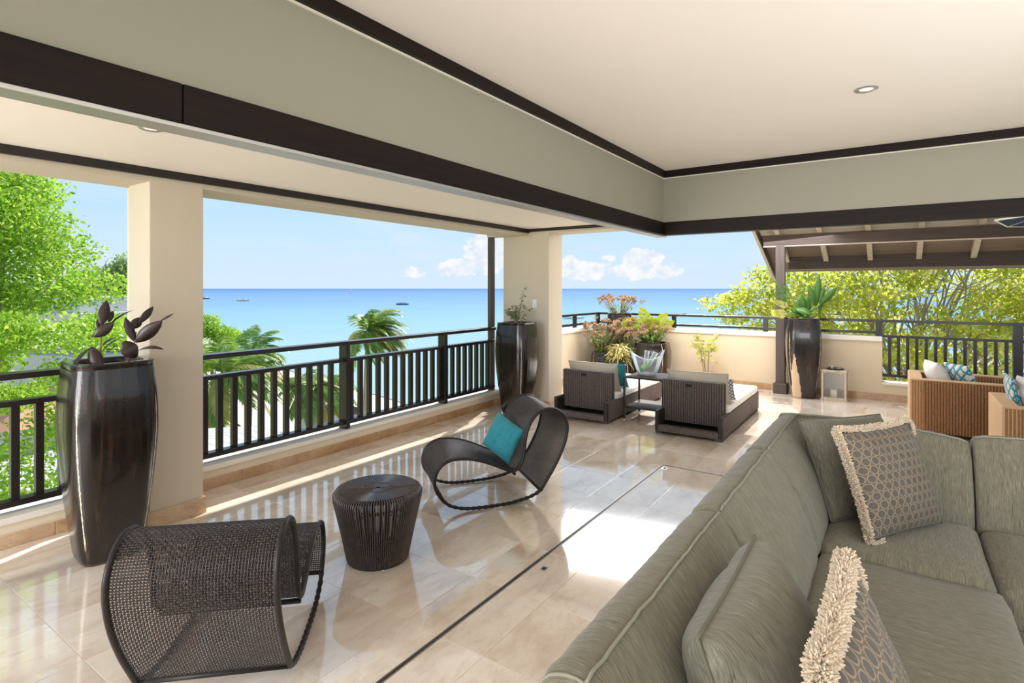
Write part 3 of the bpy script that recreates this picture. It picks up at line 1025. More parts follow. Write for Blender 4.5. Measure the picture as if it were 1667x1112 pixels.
def rocking_chair(label, loc, rz):
    t = thing('rocking_chair', label, 'chair', loc, rz, 'woven rocking chairs on the terrace')
    path = resample(catmull(PROF, 10), 0.0105)
    rock = resample(catmull(ROCK, 10), 0.01)
    hw = CW / 2
    # tangents and normals of the band
    tg = np.gradient(path, axis=0)
    tg /= np.linalg.norm(tg, axis=1)[:, None]
    nr = np.stack([-tg[:, 1], tg[:, 0]], 1)
    n_warp = 50
    ws = np.linspace(-hw + 0.012, hw - 0.012, n_warp)
    # weft: one flat strand per row across the band, over and under the warps
    sub = 2
    xs = np.linspace(-hw + 0.008, hw - 0.008, (n_warp - 1) * sub + 3)
    ph = np.interp(xs, ws, np.arange(n_warp))
    V, Fc = [], []
    nx = len(xs)
    for i in range(1, len(path) - 1):
        off = 0.0032 * np.cos(math.pi * (ph + (i % 2)))
        c = path[i][None, :] + nr[i][None, :] * off[:, None]
        hwf = 0.0036
        base = i - 1
        ring = []
        for (a, b_) in ((-hwf, 0.0), (hwf, 0.0), (0.0, 0.0022)):
            q = c + tg[i][None, :] * a + nr[i][None, :] * b_
            ring.append(np.stack([q[:, 0], xs, q[:, 1]], 1))
        V.append(np.stack(ring, 1).reshape(-1, 3))
        o = base * nx * 3
        idx = np.arange(nx - 1) * 3 + o
        for k in range(3):
            k2 = (k + 1) % 3
            Fc.append(np.stack([idx + k, idx + 3 + k, idx + 3 + k2, idx + k2], 1))
    stuff(bigmesh('weft_weave', np.concatenate(V), np.concatenate(Fc), M['wicker'], t))
    V, Fc, o = [], [], 0
    pth = path
    for j, x in enumerate(ws):
        ring = []
        for (a, b_) in ((-0.0028, 0.0), (0.0028, 0.0), (0.0, 0.0022)):
            q = pth + nr * b_
            ring.append(np.stack([q[:, 0], np.full(len(pth), x + a), q[:, 1]], 1))
        V.append(np.stack(ring, 1).reshape(-1, 3))
        idx = np.arange(len(pth) - 1) * 3 + o
        for k in range(3):
            k2 = (k + 1) % 3
            Fc.append(np.stack([idx + k, idx + 3 + k, idx + 3 + k2, idx + k2], 1))
        o += len(pth) * 3
    stuff(bigmesh('warp_weave', np.concatenate(V), np.concatenate(Fc), M['wicker'], t))
    for s in (-1, 1):
        MB().tube([(p[0], s * hw, p[1]) for p in path[::2]], 0.0125, 8).obj('side_rail', M['wicker_frame'], t, 'all')
        rr = [0.0125 + 0.0022 * math.sin(i * 1.35) for i in range(len(rock))]
        MB().tube([(p[0], s * hw, p[1] + 0.002) for p in rock], rr, 8).obj('rocker', M['wicker_frame'], t, 'all')
    MB().tube([(0.531, -hw, 0.088), (0.531, hw, 0.088)], 0.011, 8).obj('rear_crossbar', M['wicker_frame'], t, 'all')
    MB().tube([(-0.228, -hw, 0.092), (-0.228, hw, 0.092)], 0.011, 8).obj('front_crossbar', M['wicker_frame'], t, 'all')
    MB().tube([(0.318, -hw, 0.240), (0.318, hw, 0.240)], 0.012, 8).obj('seat_crossbar', M['wicker_frame'], t, 'all')
    return t


def chair_at(cx, cy, th, edge, label, first=None):
    """cx, cy: where the rocker of one edge touches the floor; edge +1: the chair extends to its left of u"""
    n = Vector((-math.sin(th), math.cos(th)))
    loc = (cx + n.x * edge * CW / 2, cy + n.y * edge * CW / 2, 0)
    if first is None:
        return rocking_chair(label, loc, th)
    c = copy_tree(first)
    c.location = loc
    c.rotation_euler = (0, 0, th)
    c['label'] = label
    return c


ch1 = chair_at(-2.43, 1.755, -0.80, -1, 'woven espresso rocking chair in front, its back to the viewer beside the tall pot')
th2 = math.atan2(0.79, 0.61)
ch2 = chair_at(-2.575, 3.243, th2, 1, 'woven espresso rocking chair with a teal pillow on its seat', ch1)


# ------------------------------------------------------------------ pillows
def pillow_mesh(name, w_, h_, t_, mat, n=26, pinch=0.05, wr=0.006, seed=0.0, flat=1.0, sag=0.0, sharp=0.55):
    V, F = [], []
    for side in (1, -1):
        for j in range(n + 1):
            for i in range(n + 1):
                u = -1 + 2 * i / n
                v = -1 + 2 * j / n
                u, v = math.sin(u * math.pi / 2) * 0.35 + u * 0.65, math.sin(v * math.pi / 2) * 0.35 + v * 0.65
                x = w_ / 2 * u * (1 - pinch * (1 - v * v))
                y = h_ / 2 * v * (1 - pinch * (1 - u * u))
                e = (max(0.0, 1 - abs(u) ** 2.6) * max(0.0, 1 - abs(v) ** 2.6)) ** sharp
                z = side * t_ / 2 * e
                # gathered folds running in from the seam
                fold = math.sin(18 * x / w_ + 4 * nz(x * 5 + seed, y * 5, 1.0)) * abs(v) ** 3 + math.sin(18 * y / h_ + 4 * nz(x * 5, y * 5 + seed, 2.0)) * abs(u) ** 3
                z += side * wr * e ** 0.5 * (fold * 0.8 + 1.6 * nz(x * 7 + seed, y * 7, side * 3.0)) if e > 0 else 0
                y -= sag * (1 - v) * e * 0.2
                V.append((x, y, z))
        o = 0 if side == 1 else (n + 1) ** 2
        for j in range(n):
            for i in range(n):
                q = (o + j * (n + 1) + i, o + j * (n + 1) + i + 1, o + (j + 1) * (n + 1) + i + 1, o + (j + 1) * (n + 1) + i)
                F.append(q if side == 1 else q[::-1])
    bm = bmesh.new()
    vs_ = [bm.verts.new(p) for p in V]
    for q in F:
        bm.faces.new([vs_[i] for i in q])
    bmesh.ops.remove_doubles(bm, verts=bm.verts, dist=1e-5)
    me = bpy.data.meshes.new(name)
    bm.to_mesh(me)
    bm.free()
    me.polygons.foreach_set('use_smooth', [True] * len(me.polygons))
    me.materials.append(mat)
    me.update()
    return me


def outline(w_, h_, pinch, n=24):
    pts = []
    for k in range(4 * n):
        s, f = divmod(k, n)
        q = -1 + 2 * f / n
        u, v = ((q, -1), (1, q), (-q, 1), (-1, -q))[s]
        pts.append((w_ / 2 * u * (1 - pinch * (1 - v * v)), h_ / 2 * v * (1 - pinch * (1 - u * u)), 0.0))
    return pts


def frame_matrix(bl, br_dir, up_dir, w_, h_, lift=0.0):
    """pillow frame from its bottom-left corner and two in-plane directions"""
    r_ = Vector(br_dir).normalized()
    u_ = Vector(up_dir)
    u_ = (u_ - r_ * u_.dot(r_)).normalized()
    n_ = r_.cross(u_)
    c = Vector(bl) + r_ * w_ / 2 + u_ * h_ / 2 + n_ * lift
    return Matrix(((r_.x, u_.x, n_.x, c.x), (r_.y, u_.y, n_.y, c.y), (r_.z, u_.z, n_.z, c.z), (0, 0, 0, 1)))


def pillow(name, label, bl, rdir, udir, w_, h_, t_, mat, pipe=None, group=None, seed=0.0, pinch=0.05, wr=0.006, cat='cushion', sharp=0.55):
    mtx = frame_matrix(bl, rdir, udir, w_, h_)
    o = bpy.data.objects.new(name, None)
    COL.objects.link(o)
    o.empty_display_size = 0.1
    o.matrix_world = mtx
    tag(o, label, cat, group)
    link('cover', pillow_mesh('cover', w_, h_, t_, mat, seed=seed, pinch=pinch, wr=wr, sharp=sharp), o)
    if pipe is not None:
        MB().tube(outline(w_, h_, pinch), 0.0055, 6, closed=True).obj('piping', pipe, o, 'all')
    return o


def add_fringe(o, w_, h_, pinch, length=0.022, per=26):
    V, F = [], []
    ol = outline(w_, h_, pinch, 8)          # bottom, right, top, left: the fringe edges are top and left
    pts = catmull(ol[15:] + ol[:2], 12)
    rnd = random.Random(5)
    dens = resample(pts, 0.005)
    for i in range(len(dens) - 1):
        p = Vector(dens[i])
        tg = (Vector(dens[i + 1]) - p).normalized()
        out = Vector((tg.y, -tg.x, 0))
        for q in range(per):
            a = rnd.uniform(-2.2, 2.2)
            d = (out * math.cos(a) + Vector((0, 0, 1)) * math.sin(a) + tg * rnd.uniform(-0.5, 0.5)).normalized()
            L = length * rnd.uniform(0.45, 0.75)
            cur = p + tg * rnd.uniform(-0.004, 0.004) + out * (0.25 * length) + d * (length * 0.5 * rnd.random() ** 0.5)
            bend = Vector((rnd.uniform(-1, 1), rnd.uniform(-1, 1), rnd.uniform(-1, 1)))
            prev = None
            for s in range(4):
                c = cur + d * (L * s / 3) + bend * (0.004 * math.sin(s * 1.9))
                r_ = 0.0027 * (1.0, 1.15, 1.15, 0.7)[s]
                u_ = d.orthogonal().normalized()
                v_ = d.cross(u_)
                base = len(V)
                for m in range(3):
                    an = 2.094 * m
                    V.append(tuple(c + (u_ * math.cos(an) + v_ * math.sin(an)) * r_))
                if prev is not None:
                    for m in range(3):
                        m2 = (m + 1) % 3
                        F.append((prev + m, prev + m2, base + m2, base + m))
                prev = base
    f = bigmesh('fringe', np.array(V), np.array(F), M['fringe'], o)
    stuff(f)
    return f


# teal pillow leaning on the back of the second rocking chair
u2 = Vector((math.cos(th2), math.sin(th2), 0))
n2 = Vector((-u2.y, u2.x, 0))
c2 = Vector((-2.575, 3.243, 0))


# ------------------------------------------------------------------ woven drum stool
st = thing('drum_stool', 'tapered dark woven drum stool between the two rocking chairs', 'stool', (-2.616, 2.348, 0))
RT, RB, SH = 0.262, 0.182, 0.425
N = 108
strand = MB()
for k in range(N):
    a = 2 * math.pi * k / N
    jit = 0.0015 * math.sin(k * 7.1)
    pts = [(RB + jit, 0.012), ((RB + RT) / 2, 0.2), (RT + jit, SH - 0.05), (RT + 0.003, SH - 0.022), (RT - 0.008, SH - 0.006), (RT - 0.03, SH)]
    strand.tube([(r_ * math.cos(a), r_ * math.sin(a), z_) for r_, z_ in pts], 0.0052, 5, cap=False)
stuff(strand.obj('side_cords', M['wicker'], st, 'all'))
strand = MB()
for k in range(N):
    a = 2 * math.pi * k / N
    strand.tube([(r_ * math.cos(a), r_ * math.sin(a), SH + 0.0005) for r_ in (0.012, 0.09, 0.16, RT - 0.028)], [0.0016, 0.0032, 0.0052, 0.0066], 5, cap=False)
stuff(strand.obj('top_cords', M['wicker'], st, 'all'))
MB().revolve([(0, SH - 0.006), (RT - 0.02, SH - 0.006), (RT - 0.012, SH - 0.012), (RT - 0.02, SH - 0.02), (0, SH - 0.02)], 48).obj('top_disc', M['wicker_frame'], st, True)
rs = []
for k in range(97):
    a = 2 * math.pi * k / 96
    q = 0.075 + 0.017 * abs(math.sin(3 * a))
    rs.append((q * math.cos(a), q * math.sin(a), SH + 0.0045))
MB().tube(rs[:-1], 0.0016, 5, closed=True).obj('rosette_cord', M['bed_wicker'], st, 'all')
MB().tube([(RB * math.cos(2 * math.pi * k / 48) * 0.97, RB * math.sin(2 * math.pi * k / 48) * 0.97, 0.010) for k in range(48)], 0.010, 8, closed=True).obj('base_hoop', M['wicker_frame'], st, 'all')
MB().tube([(0.215 * math.cos(2 * math.pi * k / 48), 0.215 * math.sin(2 * math.pi * k / 48), 0.17) for k in range(48)], 0.006, 6, closed=True).obj('inner_hoop', M['wicker_frame'], st, 'all')
MB().tube([(0.245 * math.cos(2 * math.pi * k / 48), 0.245 * math.sin(2 * math.pi * k / 48), 0.36) for k in range(48)], 0.006, 6, closed=True).obj('inner_hoop', M['wicker_frame'], st, 'all')
MB().box(-0.06, 0.06, -0.055, 0.055, 0.010, 0.12, 0.005).obj('ballast_box', M['wicker_frame'], st)
for k in range(4):
    a = 0.6 + math.pi / 2 * k
    MB().tube([(0.165 * math.cos(a), 0.165 * math.sin(a), 0.01), (0.235 * math.cos(a), 0.235 * math.sin(a), 0.40)], 0.009, 8).obj('inner_strut', M['wicker_frame'], st, 'all')
    MB().revolve([(0, 0), (0.012, 0), (0.012, 0.008), (0, 0.008)], 10, (0.172 * math.cos(a + 0.4), 0.172 * math.sin(a + 0.4), 0)).obj('glide', M['white_metal'], st)


# ------------------------------------------------------------------ sun daybeds
def ribbed(mb, x0, x1, z0, z1, y, depth, pitch, sgn=-1):
    """row of upright half-round canes covering a wall of the plane y = const"""
    n = max(2, int(round((x1 - x0) / pitch)))
    p = (x1 - x0) / n
    for k in range(n):
        prof = []
        for q in range(6):
            a = math.pi * q / 5
            prof.append((x0 + p * (k + 0.5 - 0.39 * math.cos(a)), y + sgn * depth * math.sin(a)))
        mb.loft([[(a, b_, z) for a, b_ in prof] for z in (z0, z1)], False, False, False)
    return mb


def ribbed_side(mb, y0, y1, z0, z1, x, depth, pitch, sgn=1):
    t_ = MB()
    ribbed(t_, y0, y1, z0, z1, 0, depth, pitch, 1)
    return mb.add([(x + sgn * q[1], q[0], q[2]) for q in t_.v], t_.f)


def soft_box(x0, x1, y0, y1, z0, z1, rad, crown=0.0, nx=14, ny=20, wr=0.0, seed=0.0):
    """mattress or seat cushion: rounded edges, gently crowned top"""
    bm = bmesh.new()
    bmesh.ops.create_cube(bm, size=2.0)
    bmesh.ops.subdivide_edges(bm, edges=bm.edges[:], cuts=9, use_grid_fill=True)
    sx, sy, sz = (x1 - x0) / 2, (y1 - y0) / 2, (z1 - z0) / 2
    cx, cy, cz = (x0 + x1) / 2, (y0 + y1) / 2, (z0 + z1) / 2

    def spread(c, s):          # more rows near the edges
        return s * math.sin(c * math.pi / 2) * 0.55 + s * c * 0.45
    for q in bm.verts:
        u, v, w2 = q.co
        p = Vector((spread(u, sx), spread(v, sy), spread(w2, sz)))
        inner = Vector((max(-sx + rad, min(sx - rad, p.x)), max(-sy + rad, min(sy - rad, p.y)), max(-sz + rad, min(sz - rad, p.z))))
        d = p - inner
        if d.length > 1e-9:
            m = max(abs(d.x), abs(d.y), abs(d.z))
            p = inner + d.normalized() * min(d.length, m if m < rad else rad)
        if w2 > 0:
            p.z += crown * (1 - u * u) * (1 - v * v) * (w2 ** 2)
        if wr:
            nn = nz(p.x * 6 + seed, p.y * 6, p.z * 6)
            p += Vector((nn, nz(p.x * 6, p.y * 6 + seed, 4), nz(p.x * 5, p.y * 5, seed))) * wr
        q.co = p + Vector((cx, cy, cz))
    m = MB()
    bm.verts.index_update()
    m.add([q.co[:] for q in bm.verts], [[q.index for q in f.verts] for f in bm.faces])
    bm.free()
    return m


def daybed(label, loc):
    d = thing('daybed', label, 'daybed', loc, 0, 'woven daybeds facing the far parapet')
    w2, L = 0.37, 1.95                              # half width, length; y = 0 at the back
    for s in (-1, 1):
        a = MB().box(min(s * w2, s * (w2 - 0.045)), max(s * w2, s * (w2 - 0.045)), 0, L, 0.028, 0.262, 0.012)
        side = a.obj('side_panel', M['bed_core'], d)
        rb = MB()
        ribbed_side(rb, 0.05, L - 0.01, 0.03, 0.255, s * w2, 0.006, 0.017, s)
        rb.obj('side_canes', M['bed_rib'], side)
    MB().box(-w2, w2, L - 0.045, L, 0.028, 0.24, 0.012).obj('foot_panel', M['bed_wicker'], d)
    rb = MB()
    for k in range(34):
        x = -w2 + 0.05 + k * (2 * w2 - 0.1) / 33
        rb.tube([(x, 0.045, 0.032), (x, 0.0, 0.036), (x, 0.0, 0.09), (x, 0.045, 0.094)], 0.011, 6)
    rb.obj('rear_rail', M['bed_rib'], d)
    MB().box(-w2 + 0.045, w2 - 0.045, 0.02, 0.05, 0.03, 0.095, 0.004).obj('rear_rail_core', M['bed_wicker'], d)
    MB().box(-w2 + 0.045, w2 - 0.045, 0.25, L - 0.045, 0.17, 0.20, 0.004).obj('platform', M['bed_wicker'], d)
    MB().box(-w2 + 0.045, w2 - 0.045, 0.05, L - 0.05, 0.03, 0.045).obj('base_deck', M['bed_wicker'], d)
    for sx_ in (-1, 1):
        for y in (0.02, L - 0.10):
            MB().box(min(sx_ * w2, sx_ * (w2 - 0.08)), max(sx_ * w2, sx_ * (w2 - 0.08)), y, y + 0.08, 0, 0.03, 0.005).obj('foot', M['bed_wicker'], d)
    # upright back, leaning slightly, with hand slot
    yb = 0.20
    bp = MB().box(-w2 + 0.018, w2 - 0.018, yb, yb + 0.075, 0.115, 0.598, 0.012)
    back = bp.obj('backrest', M['bed_core'], d)
    rb = MB()
    ribbed(rb, -w2 + 0.022, -0.075, 0.118, 0.596, yb + 0.002, 0.013, 0.0262)
    ribbed(rb, -0.005, w2 - 0.022, 0.118, 0.596, yb + 0.002, 0.013, 0.0262)
    ribbed(rb, -0.075, -0.005, 0.118, 0.530, yb + 0.002, 0.013, 0.0262)
    ribbed(rb, -0.075, -0.005, 0.562, 0.596, yb + 0.002, 0.013, 0.0262)
    rb.obj('back_canes', M['bed_rib'], back)
    MB().box(-0.075, -0.005, yb - 0.004, yb + 0.004, 0.530, 0.562).obj('hand_slot', M['black'], back)
    # mattress
    soft_box(-w2 + 0.004, w2 - 0.004, 0.29, L + 0.004, 0.203, 0.338, 0.038, 0.008, wr=0.004, seed=loc[0]).obj('mattress', M['white_cotton'], d, 'all')
    return d


D1 = (-3.24, 6.20, 0.0)
D2 = (-1.885, 6.16, 0.0)
bed1 = daybed('woven umber daybed beside the far column, teal pillow behind its back', D1)
bed2 = copy_tree(bed1)
bed2.location = D2
bed2['label'] = 'woven umber daybed nearer the sofa, right of the little side table'


def loose_back(label, dloc, seed):
    o = pillow('back_cushion', label, (dloc[0] - 0.345, dloc[1] + 0.47, 0.325), (1, 0, 0), (0, -0.34, 1), 0.70, 0.385, 0.22, M['greige'], M['greige'], 'back cushions on the daybeds', seed, 0.045, 0.013, sharp=0.5)
    return o


loose_back('greige back cushion on the daybed beside the far column', D1, 1.3)
loose_back('greige back cushion with rumpled top on the daybed nearer the sofa', D2, 5.7)
pillow('throw_pillow', 'small teal lattice pillow on the daybed beside the far column', (D1[0] - 0.04, D1[1] + 0.72, 0.34), (1, 0.0, 0), (0, -0.45, 1), 0.40, 0.36, 0.11, M['teal_dots'], None, 'small throw pillows on the daybeds', 2.0)
pillow('throw_pillow', 'small dark printed pillow on the daybed nearer the sofa, mostly hidden', (D2[0] - 0.01, D2[1] + 0.66, 0.34), (1, 0.0, 0), (0, -0.5, 1), 0.38, 0.30, 0.10, M['dark_print'], None, 'small throw pillows on the daybeds', 3.0)

# side table between the daybeds
tb = thing('side_table', 'small dark two-tier side table between the daybeds', 'table', (-2.55, 6.82, 0))
tw, td = 0.25, 0.25
for nm, z0, z1 in (('table_top', 0.522, 0.545), ('shelf', 0.15, 0.17)):
    f = MB().box(-tw, tw, -td, td, z0, z1, 0.003).obj(nm, M['wicker_frame'], tb)
    g = MB()
    for k in range(26):
        x = -tw + 0.02 + k * (2 * tw - 0.04) / 25
        g.tube([(x, -td + 0.012, z1), (x, td - 0.012, z1)], 0.0085, 6)
    g.obj('woven_slats', M['bed_wicker'], f)
for sx_ in (-1, 1):
    for sy_ in (-1, 1):
        MB().box(sx_ * tw - 0.012, sx_ * tw + 0.012, sy_ * td - 0.012, sy_ * td + 0.012, 0.012, 0.54, 0.002).obj('leg', M['wicker_frame'], tb)
        MB().revolve([(0, 0), (0.012, 0), (0.010, 0.013), (0, 0.013)], 10, (sx_ * tw, sy_ * td, 0)).obj('glide', M['white_metal'], tb)

# boat-shaped clear ice bucket
ib = thing('ice_bucket', 'clear scoop-rimmed ice bucket on the little side table', 'ice bucket', (-2.58, 6.78, 0.5555), 0.55)
ring_o, ring_i = [], []
for i in range(13):
    f = i / 12
    A, B_ = 0.105 + 0.115 * f ** 0.8, 0.075 + 0.055 * f ** 0.7
    ro, ri = [], []
    for k in range(40):
        a = 2 * math.pi * k / 40
        top = 0.215 + 0.105 * abs(math.cos(a)) ** 2.2
        z_ = f * top
        ro.append((A * math.cos(a), B_ * math.sin(a), z_))
        ri.append(((A - 0.006) * math.cos(a), (B_ - 0.006) * math.sin(a), max(0.012, z_)))
    ring_o.append(ro)
    ring_i.append(ri)
MB().loft(ring_o + ring_i[::-1], True, True, True).obj('bowl', M['acrylic'], ib, 'all')
bt = thing('bottle', 'green glass bottle tilted in the ice bucket', 'bottle', (-2.665, 6.745, 0.60))
bt.rotation_euler = (0, 0.86, 0.6)
MB().revolve([(0, 0), (0.032, 0), (0.036, 0.01), (0.036, 0.15), (0.028, 0.19), (0.014, 0.23), (0.013, 0.29), (0.016, 0.292), (0.016, 0.305), (0, 0.305)], 20).obj('body', M['bottle'], bt, True)
MB().revolve([(0, 0.05), (0.0368, 0.05), (0.0368, 0.12), (0, 0.12)], 20).obj('paper_label', M['bottle_label'], bt, True)
for k, (dx_, tilt) in enumerate(((-0.015, 0.12), (0.045, 0.5))):
    gl = thing('tumbler', ('upright clear tumbler standing in the ice bucket', 'tilted clear tumbler leaning in the ice bucket')[k], 'glass', (-2.585 + dx_, 6.79, 0.725), 0, 'clear tumblers in the ice bucket')
    gl.rotation_euler = (0, tilt, 0.3)
    MB().revolve([(0, -0.05), (0.022, -0.05), (0.027, 0.13), (0.031, 0.133), (0.031, 0.13), (0.025, -0.055), (0, -0.055)], 18).obj('glass_body', M['acrylic'], gl, True)

# ------------------------------------------------------------------ sectional sofa
so = thing('sectional_sofa', 'L-shaped sage linen sectional sofa with piped back cushions', 'sofa', (-0.28, 2.9, 0))
SO = Vector((-0.28, 2.9, 0))
BP = [(-0.03, 0.36), (-0.318, 0.36), (-0.330, 0.50), (-0.332, 0.70), (-0.328, 0.820), (-0.318, 0.852), (-0.296, 0.872), (-0.262, 0.884), (-0.232, 0.886), (-0.214, 0.880), (-0.198, 0.862), (-0.165, 0.815), (-0.115, 0.735), (-0.070, 0.65), (-0.032, 0.56), (-0.008, 0.49), (0.0, 0.43)]
BPF = resample(catmull(BP, 5), 0.022)


def back_cushion(t0, t1, axis, seed, drop0=0.0, drop1=0.0, depth=1.0, end0=True, end1=True, dz=0.0):
    """slanted back cushion: section BP swept along t with soft ends; axis 'y': section lies in x, 'x': section lies in -y"""
    m = MB()
    n = max(12, int((t1 - t0) / 0.018))
    rings = []
    L = t1 - t0
    for i in range(n + 1):
        f = i / n
        # denser rows near the ends
        t = t0 + L * (f * 0.6 + 0.4 * (0.5 - 0.5 * math.cos(math.pi * f)))
        ed = min(t - t0, t1 - t)
        e = min(1.0, ed / 0.045)
        shrink = 1 - 0.075 * (1 - math.sqrt(max(0.0, 1 - (1 - e) ** 2)))
        g = (t - t0) / L
        dome = drop0 * (1 - g) ** 3 + drop1 * g ** 3
        bulge = 0.018 * math.sin(math.pi * g) ** 0.5 if 0 < g < 1 else 0
        ring = []
        for a, z_ in BPF:
            ca, cz = -0.20, 0.62
            aa, zz = ca + (a - ca) * shrink, cz + (z_ - cz) * shrink
            hfac = max(0.0, (z_ - 0.55) / 0.33)
            zz -= dome * hfac
            front = max(0.0, min(1.0, (a + 0.20) / 0.1)) if z_ > 0.4 else 0
            aa += bulge * front * math.sin(math.pi * max(0, min(1, (z_ - 0.4) / 0.48)))
            # gathers across the top band
            top = max(0.0, min(1.0, (z_ - 0.78) / 0.08))
            gth = nz(t * 26 + seed, a * 3.5, seed) * 0.0048 + nz(t * 55 + seed, a * 6.0, seed + 3) * 0.0022
            zz += gth * top
            aa += nz(t * 9, z_ * 7, seed) * 0.004
            aa *= depth
            ring.append((aa, t, zz + dz) if axis == 'y' else (t, -aa, zz + dz))
        rings.append(ring)
    m.loft(rings, True, True, True)
    seam = []
    k = int(np.argmin(np.abs(BPF[:, 0] + 0.214) + np.abs(BPF[:, 1] - 0.880)))
    for r_ in rings[1:-1]:
        q = Vector(r_[k])
        seam.append(q + Vector((0.002 if axis == 'y' else 0, 0 if axis == 'y' else -0.002, 0.003)))
    return m, seam, rings


def place_back(t0, t1, axis, off, seed, free_end=False, **kw):
    m, seam, rings = back_cushion(t0, t1, axis, seed, **kw)
    mat = M['sofa_y'] if axis == 'y' else M['sofa_x']
    ox, oy = (off, -SO.y) if axis == 'y' else (-SO.x, off)
    m.v = [(p[0] + (off if axis == 'y' else -SO.x), p[1] + (-SO.y if axis == 'y' else off), p[2]) for p in m.v]
    o = m.obj('back_cushion', mat, so, 'all')
    sm = [(p.x + (off if axis == 'y' else -SO.x), p.y + (-SO.y if axis == 'y' else off), p.z) for p in seam]
    MB().tube(sm, 0.0042, 6).obj('piping', M['piping'], o, 'all')
    # piping around the free end panel
    for r_ in ((rings[1],) if free_end else ()):
        lp = [(p[0] + (off if axis == 'y' else -SO.x), p[1] + (-SO.y if axis == 'y' else off), p[2]) for p in r_]
        MB().tube(lp[8:], 0.0036, 5).obj('end_piping', M['piping'], o, 'all')
    return o


# run along the balcony side (section in x: seat line at x = -0.28)
place_back(0.965, 1.985, 'y', 0.0, 1.0, True)
place_back(1.992, 2.875, 'y', 0.0, 4.2)
place_back(2.882, 3.90, 'y', 0.0, 8.3, drop1=0.02)
# run along the far side (seat line at y = 3.62)
place_back(-0.60, 0.338, 'x', 3.62 - 2.9, 12.0, drop1=0.055, drop0=0.02, depth=1.0)
place_back(0.346, 1.25, 'x', 3.62 - 2.9, 15.5, drop0=0.022, drop1=0.03, depth=1.0)


def sofa_seat(x0, x1, y0, y1, axis, seed):
    m = soft_box(x0 - SO.x, x1 - SO.x, y0 - SO.y, y1 - SO.y, 0.285, 0.452, 0.045, 0.022, wr=0.004, seed=seed)
    o = m.obj('seat_cushion', M['sofa_y'] if axis == 'y' else M['sofa_x'], so, 'all')
    return o


sofa_seat(-0.292, 0.372, 0.95, 2.925, 'y', 1.0)
sofa_seat(-0.292, 0.348, 2.932, 3.64, 'x', 2.0)
sofa_seat(0.354, 1.25, 2.93, 3.64, 'x', 3.0)
bs = MB().box(-0.57 - SO.x, 0.33 - SO.x, 0.97 - SO.y, 3.88 - SO.y, 0.06, 0.285, 0.015).box(0.33 - SO.x, 1.24 - SO.x, 2.97 - SO.y, 3.88 - SO.y, 0.06, 0.285, 0.015)
bs.obj('base', M['sofa_y'], so)
bk = MB().box(-0.595 - SO.x, -0.33 - SO.x, 0.968 - SO.y, 3.92 - SO.y, 0.06, 0.42, 0.012).box(-0.33 - SO.x, 1.24 - SO.x, 3.66 - SO.y, 3.93 - SO.y, 0.06, 0.42, 0.012)
bk.obj('back_frame', M['sofa_y'], so)
for (x, y) in ((-0.55, 1.03), (0.28, 1.03), (-0.55, 3.85), (1.18, 3.85), (1.18, 3.03), (0.3, 3.03)):
    MB().box(x - 0.025 - SO.x, x + 0.025 - SO.x, y - 0.025 - SO.y, y + 0.025 - SO.y, 0, 0.062, 0.004).obj('foot', M['beam'], so)

# cushions on the sofa
pillow('scatter_cushion', 'large plain sage cushion standing in the corner of the sofa', (-0.262, 3.245, 0.465), (0.36, 0.40, 0), (-0.15, 0.17, 0.47), 0.54, 0.52, 0.20, M['pillow_sage'], M['piping_dark'], 'plain sage cushions on the sofa', 3.1, 0.035, 0.007, sharp=0.45)
pillow('scatter_cushion', 'plain sage cushion at the near end of the sofa, seen along its seam', (-0.185, 1.20, 0.455), (0.0, 1, 0), (-0.34, 0, 0.94), 0.60, 0.475, 0.27, M['pillow_sage'], M['piping_dark'], 'plain sage cushions on the sofa', 9.4, 0.03, 0.009, sharp=0.42)
f1 = pillow('fringed_cushion', 'taupe ring-print cushion with cream fringe in the sofa corner', (-0.085, 3.065, 0.475), (0.31, 0.485, 0.0), (-0.145, 0.10, 0.49), 0.53, 0.50, 0.17, M['honeycomb'], None, 'fringed cushions on the sofa', 6.6, 0.05, 0.006)
add_fringe(f1, 0.53, 0.50, 0.05)
f2 = pillow('fringed_cushion', 'taupe ring-print cushion with cream fringe at the near edge of the picture', (0.03, 1.20, 0.455), (0.02, 1, 0.0), (-0.30, 0.0, 0.95), 0.54, 0.48, 0.16, M['honeycomb'], None, 'fringed cushions on the sofa', 11.6, 0.05, 0.006)
add_fringe(f2, 0.54, 0.48, 0.05, 0.030, 40)

# teal pillow on the rocking chair: leans against the inside of the chair back
pc = Vector((-2.635 - 0.142, 3.585 + 0.022, 0.325 + 0.05))
pillow('throw_pillow', 'square teal pillow leaning on the back of a woven rocking chair', tuple(pc), (0.92, -0.143, -0.33), (u2.x * 0.36, u2.y * 0.36, 1), 0.315, 0.30, 0.15, M['teal'], None, None, 4.4, 0.05, 0.009)


